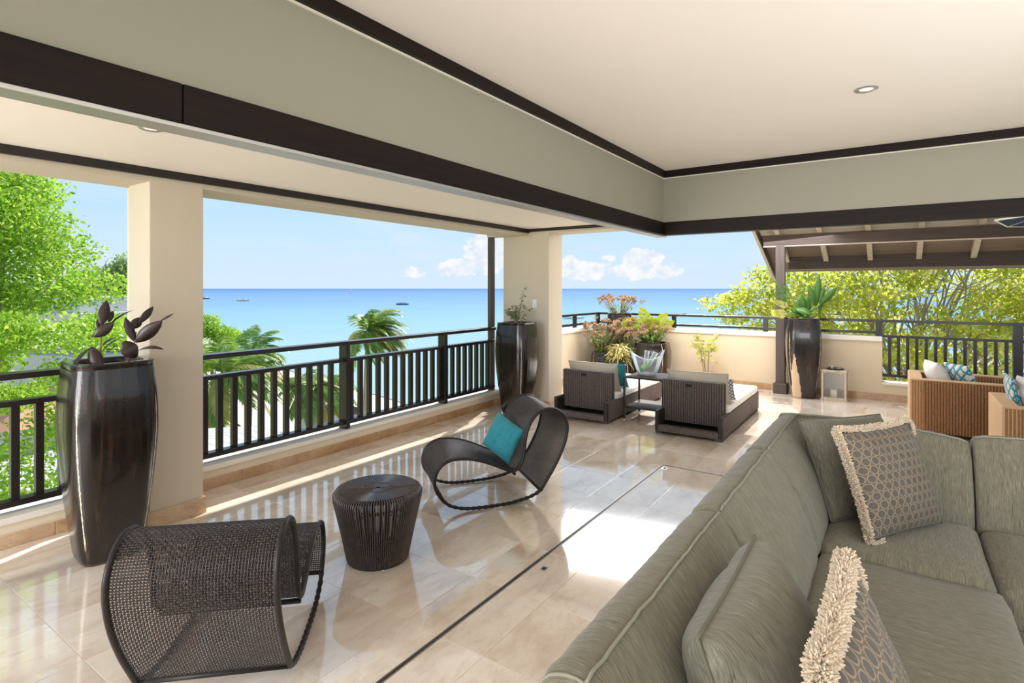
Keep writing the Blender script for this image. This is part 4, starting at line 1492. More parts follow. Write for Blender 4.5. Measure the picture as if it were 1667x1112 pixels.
# ------------------------------------------------------------------ tan woven armchairs
def tan_chair(label, loc, rz=0.0):
    c = thing('armchair', label, 'armchair', loc, rz, 'tan woven armchairs by the far balustrade')
    L, Dp, H = 0.92, 0.84, 0.62                      # along x, along y, arm height
    for nm, y0, y1 in (('near_arm', 0.0, 0.12), ('far_arm', Dp - 0.12, Dp)):
        a = MB().box(0.0, L, y0, y1, 0.03, H - (0.0 if y0 == 0 else 0.0), 0.012).obj('arm', M['tan_dark'], c)
        rb = MB()
        ribbed(rb, 0.008, L - 0.008, 0.035, H - 0.008, y0 - 0.0005, 0.012, 0.0265, -1)
        ribbed(rb, 0.008, L - 0.008, 0.035, H - 0.008, y1 + 0.0005, 0.012, 0.0265, 1)
        rb.obj('arm_canes', M['tan_rib'], a)
        MB().box(0.004, L, y0, y1, H - 0.01, H + 0.004, 0.004).obj('arm_top', M['tan_top'], a)
    bkr = MB().box(-0.01, 0.12, -0.004, Dp + 0.004, 0.03, H + 0.006, 0.012).obj('back', M['tan_top'], c)
    MB().box(0.10, L - 0.03, 0.11, Dp - 0.11, 0.10, 0.30, 0.01).obj('seat_frame', M['tan_dark'], c)
    soft_box(0.13, L, 0.125, Dp - 0.125, 0.30, 0.43, 0.04, 0.015).obj('seat_cushion', M['grey_white'], c, 'all')
    for x in (0.03, L - 0.08):
        for y in (0.03, Dp - 0.08):
            MB().box(x, x + 0.05, y, y + 0.05, 0, 0.032).obj('foot', M['tan_dark'], c)
    return c


ta = tan_chair('tan woven armchair with a white and a trellis pillow, by the balustrade', (0.155, 7.80, 0))
tc_ = copy_tree(ta)
tc_.location = (0.785, 6.40, 0)
tc_['label'] = 'tan woven armchair cut by the right edge, nearer the sofa'
pillow('throw_pillow', 'plump white pillow leaning in the tan armchair by the balustrade', (0.44, 8.38, 0.445), (0.25, -1, 0), (-0.38, -0.1, 1), 0.42, 0.38, 0.19, M['grey_white'], None, 'pillows on the tan armchairs', 2.2)
pillow('throw_pillow', 'white pillow with teal trellis print leaning in the tan armchair', (0.62, 8.36, 0.445), (0.55, -1, 0), (-0.42, -0.2, 1), 0.40, 0.38, 0.14, M['teal_print'], None, 'pillows on the tan armchairs', 5.2)
pillow('throw_pillow', 'plump white pillow in the tan armchair at the right edge', (1.08, 7.10, 0.445), (0.1, -1, 0), (-0.30, 0, 1), 0.46, 0.40, 0.18, M['grey_white'], None, 'pillows on the tan armchairs', 7.2)
pillow('throw_pillow', 'teal trellis pillow behind the white one at the right edge', (0.96, 7.17, 0.445), (0.0, -1, 0), (-0.18, 0, 1), 0.42, 0.40, 0.09, M['teal_print'], None, 'pillows on the tan armchairs', 8.8)

# ------------------------------------------------------------------ lantern by the pot
ln = thing('candle_lantern', 'weathered wooden candle lantern on the floor by the far wall', 'lantern', (-0.725, 9.50, 0))
hw, hd = 0.16, 0.115
MB().box(-hw - 0.012, hw + 0.012, -hd - 0.012, hd + 0.012, 0, 0.028, 0.003).obj('base', M['lantern'], ln)
MB().box(-hw - 0.010, hw + 0.010, -hd - 0.010, hd + 0.010, 0.425, 0.452, 0.003).obj('lid', M['lantern'], ln)
for sx_ in (-1, 1):
    for sy_ in (-1, 1):
        MB().box(sx_ * (hw - 0.013) - 0.013, sx_ * (hw - 0.013) + 0.013, sy_ * (hd - 0.013) - 0.013, sy_ * (hd - 0.013) + 0.013, 0.028, 0.425, 0.002).obj('upright', M['lantern'], ln)
for sy_ in (-1, 1):
    for z0, z1 in ((0.028, 0.050), (0.403, 0.425)):
        MB().box(-hw + 0.026, hw - 0.026, sy_ * (hd - 0.010) - 0.010, sy_ * (hd - 0.010) + 0.010, z0, z1).obj('crosspiece', M['lantern'], ln)
    MB().box(-hw + 0.026, hw - 0.026, sy_ * (hd - 0.010) - 0.0015, sy_ * (hd - 0.010) + 0.0015, 0.05, 0.403).obj('pane', M['glass'], ln)
for sx_ in (-1, 1):
    MB().box(sx_ * (hw - 0.010) - 0.0015, sx_ * (hw - 0.010) + 0.0015, -hd + 0.026, hd - 0.026, 0.028, 0.425).obj('pane', M['glass'], ln)
MB().tube([(0, -hd - 0.001, 0.405), (0, -hd - 0.014, 0.405)], 0.006, 8).obj('door_knob', M['black'], ln)
cd = thing('candle', 'cream pillar candle inside the wooden lantern', 'candle', (-0.735, 9.50, 0.0285))
MB().revolve([(0, 0), (0.046, 0), (0.047, 0.004), (0.047, 0.118), (0.043, 0.126), (0.02, 0.12), (0, 0.119)], 24).obj('wax', M['candle'], cd, True)
MB().tube([(0, 0, 0.118), (0.002, 0, 0.134)], 0.002, 5).obj('wick', M['black'], cd)
ds = thing('metal_dish', 'round metal dish with two cups on top of the lantern', 'dish', (-0.715, 9.50, 0.4525))
MB().revolve([(0, 0), (0.08, 0), (0.115, 0.012), (0.117, 0.016), (0.112, 0.014), (0.078, 0.004), (0, 0.004)], 30).obj('tray', M['wicker_frame'], ds, True)
MB().revolve([(0, 0.004), (0.036, 0.004), (0.04, 0.045), (0.037, 0.045), (0.033, 0.01), (0, 0.01)], 20, (-0.038, -0.01, 0)).obj('cup', M['steel'], ds, True)
MB().revolve([(0, 0.004), (0.030, 0.004), (0.034, 0.036), (0.031, 0.036), (0.027, 0.01), (0, 0.01)], 20, (0.05, 0.0, 0)).obj('cup', M['bark'], ds, True)

# ------------------------------------------------------------------ navy parasol whose tip shows at the right edge
um = thing('parasol', 'navy parasol canopy with white piped edge at the right edge, under the pavilion roof', 'parasol', (2.1, 8.2, 0))
ap = (0, 0, 2.75)
rim = [(1.2 * math.cos(2 * math.pi * k / 8 + 0.16), 1.2 * math.sin(2 * math.pi * k / 8 + 0.16), 2.40) for k in range(8)]
rim2 = [(p[0] * 0.995, p[1] * 0.995, p[2] - 0.10) for p in rim]
for k in range(8):
    a, b_ = rim[k], rim[(k + 1) % 8]
    MB().add([ap, a, b_, (0, 0, 2.742), (a[0], a[1], a[2] - 0.006), (b_[0], b_[1], b_[2] - 0.006)], [(0, 1, 2), (5, 4, 3), (1, 4, 5, 2), (0, 3, 4, 1), (2, 5, 3, 0)]).obj('canopy_panel', M['navy'], um)
    MB().tube([ap, a], 0.009, 6).obj('rib', M['white_metal'], um)
MB().tube(rim, 0.011, 6, closed=True).obj('edge_piping', M['white_cotton'], um)
MB().tube([(0, 0, 0.06), (0, 0, 2.8)], 0.024, 12).obj('pole', M['white_metal'], um, True)
MB().revolve([(0, 0), (0.28, 0), (0.28, 0.05), (0.06, 0.07), (0, 0.07)], 28).obj('foot', M['rail'], um, True)
# ------------------------------------------------------------------ glazed planters
def superring(hw_, z_, n=48, p=5.0):
    out = []
    for k in range(n):
        a = 2 * math.pi * k / n
        c, s = math.cos(a), math.sin(a)
        r_ = hw_ / ((abs(c) ** p + abs(s) ** p) ** (1 / p))
        out.append((r_ * c, r_ * s, z_))
    return out


def planter(label, loc, rz, prof, rim_in, soil_z, mat, group=None, p=5.0):
    t = thing('glazed_planter', label, 'planter', loc, rz, group)
    pr = resample(catmull(prof, 8), 0.03)
    rings = [superring(r_, z_, p=p) for r_, z_ in pr]
    zt = prof[-1][1]
    rt = prof[-1][0]
    lip = [superring(rt + 0.006, zt + 0.004, p=p), superring(rt - 0.004, zt + 0.010, p=p), superring(rim_in + 0.008, zt + 0.010, p=p), superring(rim_in, zt + 0.002, p=p), superring(rim_in, soil_z - 0.01, p=p)]
    MB().loft(rings + lip, True, True, False).obj('pot_body', mat, t, 'all')
    MB().loft([superring(rim_in + 0.001, soil_z - 0.012, p=p), superring(rim_in + 0.001, soil_z, p=p)], True, True, True).obj('soil', M['soil'], t)
    return t


TALL = [(0.148, 0.0), (0.163, 0.03), (0.192, 0.25), (0.222, 0.52), (0.239, 0.78), (0.235, 0.98), (0.222, 1.12), (0.214, 1.195)]
G3 = 'tall dark glazed planters'
POT1 = (-4.04, 1.425, 0.0)
planter('tallest looking dark glazed planter in the left foreground holding a rubber plant', POT1, -0.09, TALL, 0.165, 1.13, M['glaze'], G3, 4.2)
POT2 = (-4.13, 6.12, 0.0)
planter('tall dark glazed planter in front of the far column, holding a small ficus', POT2, 0.0, TALL, 0.165, 1.13, M['glaze'], G3)
POT3 = (-1.145, 9.50, 0.0)
planter('tall dark glazed planter with a bare tan face beside the pavilion post', POT3, 0.25, TALL, 0.165, 1.13, M['glaze_clay'], G3)
POTD = (-4.15, 9.52, 0.0)
planter('tall dark glazed planter in the parapet corner, behind the other corner pots', POTD, 0.4, [(r_ * 0.98, z_) for r_, z_ in TALL], 0.16, 1.13, M['glaze'], G3)
POTA = (-4.27, 9.02, 0.0)
planter('medium dark glazed planter at the left of the corner group', POTA, 0.5, [(0.13, 0.0), (0.155, 0.05), (0.19, 0.25), (0.195, 0.42), (0.175, 0.53)], 0.13, 0.48, M['glaze'], None, 3.2)
POTB = (-3.84, 8.80, 0.0)
planter('smallest dark glazed planter of the corner group, pale ribbon leaves hanging over it', POTB, 0.3, [(0.12, 0.0), (0.15, 0.04), (0.185, 0.2), (0.19, 0.33), (0.17, 0.42)], 0.13, 0.38, M['glaze'], None, 3.2)
POTC = (-3.50, 9.40, 0.0)
planter('widest dark glazed planter of the corner group, lime fronds above it', POTC, 0.1, [(0.22, 0.0), (0.25, 0.05), (0.305, 0.3), (0.32, 0.5), (0.305, 0.64), (0.285, 0.70)], 0.235, 0.65, M['glaze'], None, 3.4)


# ------------------------------------------------------------------ leaf builder
def leaf(mb, base, tip, width, normal, bend=0.0, fold=0.25, n=6, shape=1.0, thick=0.0):
    base, tip = Vector(base), Vector(tip)
    ax = tip - base
    L = ax.length
    if L < 1e-6:
        return
    t_ = ax / L
    nn = Vector(normal)
    nn = nn - t_ * nn.dot(t_)
    if nn.length < 1e-4:
        nn = t_.orthogonal()
    nn.normalize()
    sd = t_.cross(nn)
    vs_, fs = [], []
    for i in range(n + 1):
        f = i / n
        wdt = width / 2 * (math.sin(math.pi * min(1, f ** shape * 0.97 + 0.015))) ** 0.8
        c = base + ax * f + nn * (bend * L * 4 * f * (1 - f))
        vs_ += [c + sd * wdt + nn * (fold * wdt), c, c - sd * wdt + nn * (fold * wdt)]
    for i in range(n):
        o = i * 3
        fs += [(o, o + 1, o + 4, o + 3), (o + 1, o + 2, o + 5, o + 4)]
    if thick > 0:
        k = len(vs_)
        vs_ += [v_ - nn * thick for v_ in vs_]
        fs += [tuple(k + q for q in f[::-1]) for f in fs]
        for i in range(n):
            o = i * 3
            fs += [(o, o + 3, k + o + 3, k + o), (o + 2, k + o + 2, k + o + 5, o + 5)]
    mb.add(vs_, fs)


# rubber plant in the nearest pot: each large leaf is a part
rp = thing('rubber_plant', 'burgundy rubber plant with large leaves in the nearest tall planter', 'plant', (POT1[0], POT1[1], 1.131))
RV, TV = Vector((0.327, 0.945, 0)), Vector((0.945, -0.327, 0))


def rpt(x, y, d=0.0):
    p = RV * ((x - 615) / 8.335 / 327) + Vector((0, 0, (925 - y) / 8.335 / 262 + (0.075 if y < 900 else 0.0))) + TV * d
    return p


for (bx, by, tx, ty, wd, d0, d1, nv, bend) in (
        (500, 560, 395, 605, 50, 0.03, 0.05, (0.3, 0.1, 1), 0.1), (425, 600, 690, 415, 115, 0.05, 0.06, TV * 1.0, 0.02), (525, 450, 597, 118, 105, 0.0, -0.04, TV, -0.04),
        (640, 450, 945, 250, 55, 0.02, 0.10, (0, 0, 1), 0.05), (470, 500, 540, 325, 70, -0.03, -0.06, TV, 0.0), (620, 420, 685, 265, 55, -0.05, -0.07, TV, 0.0),
        (400, 735, 135, 945, 55, 0.02, 0.12, (0, 0, 1), 0.14), (385, 725, 535, 925, 125, 0.05, 0.09, TV, 0.03), (530, 820, 850, 632, 36, -0.05, -0.12, (0, 0, 1), 0.08), (545, 730, 700, 640, 50, -0.04, -0.09, (0, 0, 1), 0.05),
        (985, 690, 848, 350, 85, 0.02, 0.04, TV, -0.05), (1000, 700, 1375, 402, 145, 0.03, 0.10, TV, -0.02), (1000, 705, 1390, 470, 60, 0.05, 0.10, (0, 0, 1), -0.02), (1340, 408, 1540, 305, 24, 0.10, 0.13, TV, 0.0),
        (1050, 450, 1275, 215, 78, -0.03, -0.08, TV, 0.03), (950, 520, 1085, 365, 105, -0.04, -0.06, TV, 0.0), (800, 840, 1020, 735, 215, 0.08, 0.06, TV, 0.0), (1040, 815, 1395, 806, 80, 0.03, 0.10, (0.4, -0.1, 1), 0.10)):
    lb = MB()
    leaf(lb, rpt(bx, by, d0), rpt(tx, ty, d1), wd / 8.335 / 205, Vector(nv), bend, 0.22, 10, 0.95, 0.0014)
    lb.obj('leaf', M['leaf_rubber'], rp, 'all')
sb = MB()
sb.tube([rpt(505, 940), rpt(512, 760, 0.01), rpt(520, 600, 0.0), rpt(540, 430, -0.02)], [0.007, 0.006, 0.005, 0.004], 8)
sb.tube([rpt(850, 940), rpt(930, 840, 0.0), rpt(985, 700, 0.02), rpt(1010, 560, 0.0)], [0.007, 0.006, 0.005, 0.004], 8)
sb.obj('stem', M['stem'], rp, 'all')

# little ficus in the planter by the far column
fp = thing('ficus', 'small leafy ficus in the planter in front of the far column', 'plant', (POT2[0], POT2[1], 1.131))
rnd = random.Random(3)
fol, stm = MB(), MB()
for k in range(9):
    a = rnd.uniform(0, 6.28)
    hgt = 0.52 if k == 0 else rnd.uniform(0.16, 0.40)
    sp = 0.04 if k == 0 else rnd.uniform(0.10, 0.24)
    p0 = Vector((rnd.uniform(-.03, .03), rnd.uniform(-.03, .03), 0))
    p3 = Vector((math.cos(a) * sp, math.sin(a) * sp, hgt))
    if k == 0:
        p3 = Vector((0.10, 0.06, 0.55))
    pts = catmull([p0, p0 * 0.6 + p3 * 0.35 + Vector((0, 0, 0.05)), p3 * 0.75 + Vector((0, 0, 0.03)), p3], 5)
    stm.tube(pts, np.linspace(0.006, 0.0015, len(pts)), 6)
    for q in range(26):
        f = rnd.uniform(0.25, 1.0)
        c = Vector(pts[int(f * (len(pts) - 1))])
        d = Vector((rnd.uniform(-1, 1), rnd.uniform(-1, 1), rnd.uniform(-0.5, 0.5))).normalized()
        b0 = c + d * 0.015
        leaf(fol, b0, b0 + d * rnd.uniform(0.035, 0.06) + Vector((0, 0, -0.012)), rnd.uniform(0.016, 0.024), (rnd.uniform(-.6, .6), rnd.uniform(-.6, .6), 1), 0.05, 0.2, 3)
stuff(fol.obj('foliage', M['leaf_olive'], fp, 'all'))
stm.obj('stem', M['stem'], fp, 'all')

# big-leaved plant by the post
bp_ = thing('arum_plant', 'glossy green broad-leaved plant with lime fronds in the planter beside the post', 'plant', (POT3[0], POT3[1], 1.131))
VR, VT = Vector((0.91, 0.10, 0)), Vector((0.1, -0.99, 0))


def bpt(x, y, d=0.0):
    """photo offsets of this plant, in metres: right, up, towards the viewer"""
    return Vector((x, 0.12 * x - d, y))


S = 103.0 * 4.84
for (bx, by, tx, ty, wd, d0, d1, mt, nv, bend) in (
        (385, 330, 408, 85, 62, 0.0, 0.0, 'leaf_dark', VT, 0.0), (380, 325, 342, 165, 58, 0.04, 0.06, 'leaf_dark', VT, 0.05), (420, 310, 525, 185, 62, 0.0, 0.06, 'leaf_dark', VT, -0.03),
        (400, 360, 545, 325, 30, 0.0, 0.1, 'leaf_dark', (0, 0, 1), 0.18), (400, 340, 525, 285, 26, -0.05, 0.0, 'leaf_dark', (0, 0, 1), 0.15), (400, 410, 440, 175, 34, -0.05, -0.08, 'leaf_dark', VT, 0.0),
        (300, 380, 235, 345, 60, 0.08, 0.12, 'leaf_dark', (0.2, -0.8, 0.7), 0.0), (310, 370, 290, 235, 70, 0.0, 0.0, 'leaf_dark', VT, 0.05), (260, 350, 370, 390, 70, 0.10, 0.14, 'leaf_dark', (0.1, -0.8, 0.6), 0.05),
        (280, 400, 360, 460, 55, 0.12, 0.2, 'leaf_dark', (0.1, -0.7, 0.7), 0.05), (310, 400, 205, 380, 44, 0.1, 0.14, 'leaf_dark', (0, -0.5, 1), 0.05), (340, 390, 420, 325, 30, 0.08, 0.12, 'leaf_dark', (0, 0, 1), 0.03), (300, 410, 250, 300, 62, -0.08, -0.1, 'leaf_dark', VT, 0.0), (330, 420, 325, 250, 60, -0.1, -0.12, 'leaf_dark', VT, 0.03)):
    lb = MB()
    leaf(lb, bpt((bx - 300) / S, (430 - by) / S + 0.05, d0), bpt((tx - 300) / S, (430 - ty) / S + 0.05, d1), 0.82 * wd / S, Vector(nv), bend, 0.25, 8, 0.9, 0.0012)
    lb.obj('leaf', M[mt], bp_, 'all')
sb = MB()
for q in ((385, 330), (380, 325), (420, 310), (400, 360), (300, 380), (310, 370), (260, 350), (280, 400)):
    e = bpt((q[0] - 300) / S, (430 - q[1]) / S + 0.05, 0.04)
    sb.tube([(e.x * 0.25, e.y * 0.25, 0), e * 0.6 + Vector((0, 0, 0.03)), e], 0.005, 6)
sb.obj('stem', M['green_stem'], bp_, 'all')
for (bx, by, tx, ty, mt) in ((205, 310, 128, 150, 'leaf_dark'), (215, 320, 100, 215, 'leaf_dark'), (225, 340, 95, 285, 'leaf_lime'), (210, 385, 100, 370, 'leaf_lime'), (215, 300, 190, 170, 'leaf_dark'), (210, 400, 105, 395, 'leaf_lime')):
    fb = MB()
    a, b_ = bpt((bx - 300) / S, (430 - by) / S + 0.05, 0.08), bpt((tx - 300) / S, (430 - ty) / S + 0.05, 0.12)
    root_ = bpt((290 - 300) / S, 0.0, 0.05)
    for q in range(9):
        f = 0.15 + 0.85 * q / 8
        c = a.lerp(b_, f)
        for s in (-1, 1):
            d = (b_ - a).normalized()
            sdv = d.cross(VT).normalized() * s
            e = c + (sdv * 0.75 + d * 0.75).normalized() * (0.085 * (1.1 - f * 0.7))
            leaf(fb, c, e, 0.020, VT, 0.0, 0.2, 3)
    fb.tube([root_, root_.lerp(a, 0.6) + Vector((0, 0, 0.02)), a, b_], [0.004, 0.004, 0.0035, 0.0015], 5)
    fb.obj('frond', M[mt], bp_, 'all')


# ------------------------------------------------------------------ flowering kalanchoe in the corner pots
def kalanchoe(label, loc, spread, height, n, seed, leafy=1.0, dense=1.0):
    t = thing('kalanchoe', label, 'plant', loc, 0, 'kalanchoe with dry peach flower heads')
    rd = random.Random(seed)
    st_, fl_, lf_ = MB(), MB(), MB()
    for k in range(n):
        a = rd.uniform(0, 6.28)
        s = spread * math.sqrt(rd.uniform(0.02, 1))
        h_ = height * rd.uniform(0.72, 1.05) * (1 - 0.25 * (s / spread) ** 2)
        p0 = Vector((math.cos(a) * s * 0.3, math.sin(a) * s * 0.3, 0))
        p2 = Vector((math.cos(a) * s, math.sin(a) * s, h_))
        p1 = p0.lerp(p2, 0.5) + Vector((-math.cos(a) * s * 0.12, -math.sin(a) * s * 0.12, 0))
        pts = catmull([p0, p1, p2], 4)
        st_.tube(pts, np.linspace(0.005, 0.003, len(pts)), 5)
        for q in range(int(5 * dense)):
            d = Vector((rd.uniform(-1, 1), rd.uniform(-1, 1), rd.uniform(0.1, 1))).normalized()
            e = p2 + d * rd.uniform(0.02, 0.055)
            st_.tube([p2 - Vector((0, 0, 0.03)), e], 0.0015, 4)
            for w_i in range(6):
                dd = Vector((rd.uniform(-1, 1), rd.uniform(-1, 1), rd.uniform(-0.6, 1))).normalized()
                leaf(fl_, e, e + dd * rd.uniform(0.022, 0.036), 0.022, dd.orthogonal(), 0.1, 0.3, 2)
        for q in range(int(10 * leafy)):
            f = rd.uniform(0.1, 0.75)
            c = Vector(pts[int(f * (len(pts) - 1))])
            d = Vector((rd.uniform(-1, 1), rd.uniform(-1, 1), rd.uniform(0.0, 0.8))).normalized()
            leaf(lf_, c, c + d * rd.uniform(0.04, 0.075), rd.uniform(0.022, 0.035), (0, 0, 1), 0.05, 0.2, 3)
    st_.obj('stem', M['stem'], t, 'all')
    stuff(fl_.obj('flower_heads', M['flower_dry'], t, 'all'))
    stuff(lf_.obj('foliage', M['leaf_succ'], t, 'all'))
    return t


kalanchoe('kalanchoe with dry peach flowers in the tall pot in the parapet corner', (POTD[0], POTD[1], 1.131), 0.42, 0.40, 40, 11, 0.5, 1.2)
kalanchoe('kalanchoe with dry peach flowers in the left pot of the corner group', (POTA[0], POTA[1], 0.481), 0.38, 0.64, 50, 12, 1.8, 1.4)
kalanchoe('kalanchoe with dry peach flowers around the lime fronds in the widest pot', (POTC[0], POTC[1], 0.651), 0.40, 0.36, 56, 13, 2.6, 1.1)
kalanchoe('kalanchoe with dry peach flowers growing between the corner pots', (POTC[0] - 0.38, POTC[1] - 0.14, 0.45), 0.28, 0.66, 34, 14, 1.2, 1.7)

# lime frond plant in the widest pot
lp = thing('frond_plant', 'lime yellow plant of broad comb-like fronds in the widest corner pot', 'plant', (POTC[0], POTC[1], 0.651))
for (tx, tz, td_, bend, wd) in ((-0.18, 0.66, -0.02, 0.10, 0.17), (0.03, 0.50, 0.06, 0.0, 0.22), (0.24, 0.58, 0.0, 0.06, 0.15), (-0.46, 0.36, 0.10, 0.32, 0.18), (0.32, 0.44, -0.10, 0.12, 0.14), (-0.1, 0.5, -0.15, 0.1, 0.15)):
    fb = MB()
    a = Vector((0.01, 0, 0.22))
    b_ = Vector((tx, 0.35 * tx - td_, tz))
    d = (b_ - a)
    spine = [a + d * f + Vector((0, 0, bend * 4 * f * (1 - f) * 0.35)) for f in np.linspace(0, 1, 14)]
    for q in range(1, 14):
        f = q / 13
        tg = (spine[min(13, q + 1)] - spine[q - 1]).normalized()
        sdv = tg.cross(Vector((0.25, -0.95, 0.25))).normalized()
        wl = wd * math.sin(math.pi * min(1, f * 0.93 + 0.06)) ** 0.7
        for s in (-1, 1):
            e = spine[q] + sdv * s * wl * 0.62 + tg * wl * 0.45 + Vector((0, 0, -0.02))
            leaf(fb, spine[q], e, 0.05, Vector((0.2, -0.9, 0.4)), 0.03, 0.12, 3)
    fb.tube(spine, np.linspace(0.006, 0.002, 14), 5)
    fb.obj('frond', M['leaf_fern'], lp, 'all')
MB().tube([(0, 0, 0), (0.006, 0, 0.12), (0.01, 0, 0.25)], [0.022, 0.018, 0.014], 8).obj('stem', M['stem'], lp, 'all')

# ribbon-leaved plant in the smallest pot
cp = thing('ribbon_plant', 'pale yellow ribbon-leaved plant spilling from the smallest corner pot', 'plant', (POTB[0], POTB[1], 0.381))
rd = random.Random(21)
lf_ = MB()
for k in range(230):
    a = rd.uniform(0, 6.28)
    s = rd.uniform(0.02, 0.13)
    z0 = rd.uniform(0.03, 0.30)
    c = Vector((math.cos(a) * s, math.sin(a) * s, z0))
    d = Vector((math.cos(a), math.sin(a), rd.uniform(-0.5, 0.9))).normalized()
    e = c + d * rd.uniform(0.10, 0.20) + Vector((0, 0, -rd.uniform(0.01, 0.09)))
    leaf(lf_, c, e, rd.uniform(0.014, 0.022), (0, 0, 1), rd.uniform(0.05, 0.22), 0.2, 5)
stuff(lf_.obj('foliage', M['leaf_pale'], cp, 'all'))
sb = MB()
for k in range(6):
    a = k * 1.05
    sb.tube([(0.03 * math.cos(a), 0.03 * math.sin(a), 0), (0.06 * math.cos(a), 0.06 * math.sin(a), 0.16), (0.09 * math.cos(a), 0.09 * math.sin(a), 0.30)], 0.005, 5)
sb.obj('stem', M['stem'], cp, 'all')

# sparse shrub against the far wall
sh = thing('shrub', 'sparse yellow green shrub standing against the far cream wall', 'shrub', (-2.62, 9.62, 0))
rd = random.Random(33)
MB().revolve([(0, 0), (0.13, 0), (0.16, 0.10), (0.165, 0.12), (0.15, 0.12), (0.14, 0.09), (0, 0.09)], 24).obj('pot_body', M['terracotta'], sh, True)
sb, lf_, dr = MB(), MB(), MB()
stems = [((-0.03, 0, 0.09), (-0.07, 0, 0.45), (-0.12, 0, 0.68), (-0.19, 0.0, 0.86), 0.010), ((0.01, 0, 0.09), (-0.04, 0, 0.50), (-0.06, 0, 0.66), (-0.13, 0, 0.80), 0.008), ((0.03, 0, 0.09), (0.04, 0, 0.5), (0.055, 0, 0.68), (0.24, 0.0, 0.90), 0.009),
         ((0.02, 0, 0.09), (0.035, 0, 0.46), (0.09, 0, 0.62), (0.20, 0, 0.64), 0.006), ((0.05, 0, 0.09), (0.11, 0, 0.33), (0.18, 0, 0.44), (0.22, 0, 0.52), 0.0025), ((-0.02, 0, 0.09), (-0.05, 0.03, 0.40), (-0.16, 0.03, 0.60), (-0.22, 0.02, 0.70), 0.005)]
for s in stems:
    pts = catmull(s[:4], 6)
    sb.tube(pts, np.linspace(s[4], s[4] * 0.3, len(pts)), 6)
    for q in range(26 if s[4] > 0.003 else 4):
        f = rd.uniform(0.62, 1.0) if rd.random() < 0.85 else rd.uniform(0.3, 0.6)
        c = Vector(pts[int(f * (len(pts) - 1))])
        d = Vector((rd.uniform(-1, 1), rd.uniform(-1, 1), rd.uniform(-0.6, 0.9))).normalized()
        c = c + d * rd.uniform(0, 0.05)
        leaf(dr if rd.random() < 0.2 else lf_, c, c + d * rd.uniform(0.045, 0.085), rd.uniform(0.03, 0.05), (rd.uniform(-.5, .5), -0.8, rd.uniform(0, 1)), 0.05, 0.2, 3)
sb.obj('stem', M['stem'], sh, 'all')
stuff(lf_.obj('foliage', M['leaf_lime'], sh, 'all'))
stuff(dr.obj('dry_leaves', M['flower_dry'], sh, 'all'))
# ------------------------------------------------------------------ sea, beach and ground below the terrace
GZ = -9.0
shore = [(-900, 150), (-300, 100), (-120, 62), (-74, 45), (-42, 38), (-27, 34), (0, 31), (40, 30), (110, 52), (300, 120), (900, 300)]
FAR = 90000.0
sv = [(x, y, GZ) for x, y in shore] + [(FAR * x / 900, max(FAR * 0.4, 1000), GZ) for x, y in shore]
m = MB()
k = len(shore)
sv2 = [(-FAR, FAR * 0.16, GZ), (FAR, FAR * 0.33, GZ), (FAR, FAR, GZ), (-FAR, FAR, GZ)]
idx = list(range(k))
m.add([(x, y, GZ) for x, y in shore] + sv2, [tuple(idx + [k, k + 1, k + 2, k + 3][1:2] + [k + 2, k + 3, k])])
struct(m.obj('sea', M['sea']), 'turquoise sea running out to the horizon')
rows = []
for off, dz_ in ((-2.0, -0.4), (0.5, 0.02), (7.0, 0.5), (16.0, 0.8)):
    rows.append([(x * (1 - off * 0.004), y - off, GZ + dz_) for x, y in shore])
struct(MB().loft(rows, False, False, False).obj('beach', M['sand'], None, 'all'), 'pale sand beach along the shore')
m = MB()
m.add([(x * 0.95, y - 14.0, GZ + 0.7) for x, y in shore] + [(900, -900, GZ + 0.7), (-900, -900, GZ + 0.7)], [tuple(range(k + 2))[::-1]])
g_ = struct(m.obj('terrain', M['ground']), 'grassy and sandy ground below the terrace')


# ------------------------------------------------------------------ foliage clouds
def leaf_cloud(name, blobs, count, size, mat, parent, seed, shell=0.55, aspect=1.9, droop=0.0, loc=(0, 0, 0)):
    """leaves scattered through ellipsoid clumps: each leaf two folded quads"""
    rg = np.random.default_rng(seed)
    B = np.array(blobs, float)
    wts = (B[:, 3] * B[:, 4] * B[:, 5]) ** (2 / 3)
    which = rg.choice(len(B), count, p=wts / wts.sum())
    d = rg.normal(size=(count, 3))
    d /= np.linalg.norm(d, axis=1)[:, None]
    rad = (shell + (1 - shell) * rg.random(count)) ** 0.8
    rad *= 1 + 0.18 * rg.normal(size=count) * 0.5
    c = B[which, :3] + d * rad[:, None] * B[which, 3:6]
    t_ = rg.normal(size=(count, 3)) + d * 0.6
    t_[:, 2] -= droop
    t_ /= np.linalg.norm(t_, axis=1)[:, None]
    nn = rg.normal(size=(count, 3)) + d * 0.8 + np.array([0, 0, 0.9])
    nn -= t_ * np.sum(nn * t_, 1)[:, None]
    nn /= np.linalg.norm(nn, axis=1)[:, None]
    s = np.cross(t_, nn)
    L = size * rg.uniform(0.6, 1.35, count)[:, None]
    Wd = L / aspect
    a = c - t_ * L * 0.5
    b = c + t_ * L * 0.5
    l_ = c + s * Wd * 0.5 + nn * L * 0.08
    r_ = c - s * Wd * 0.5 + nn * L * 0.08
    V = np.stack([a, l_, b, r_], 1).reshape(-1, 3)
    F = np.arange(count * 4, dtype=np.int32).reshape(-1, 4)
    o = bigmesh(name, V, F, mat, parent, False, loc)
    return stuff(o)


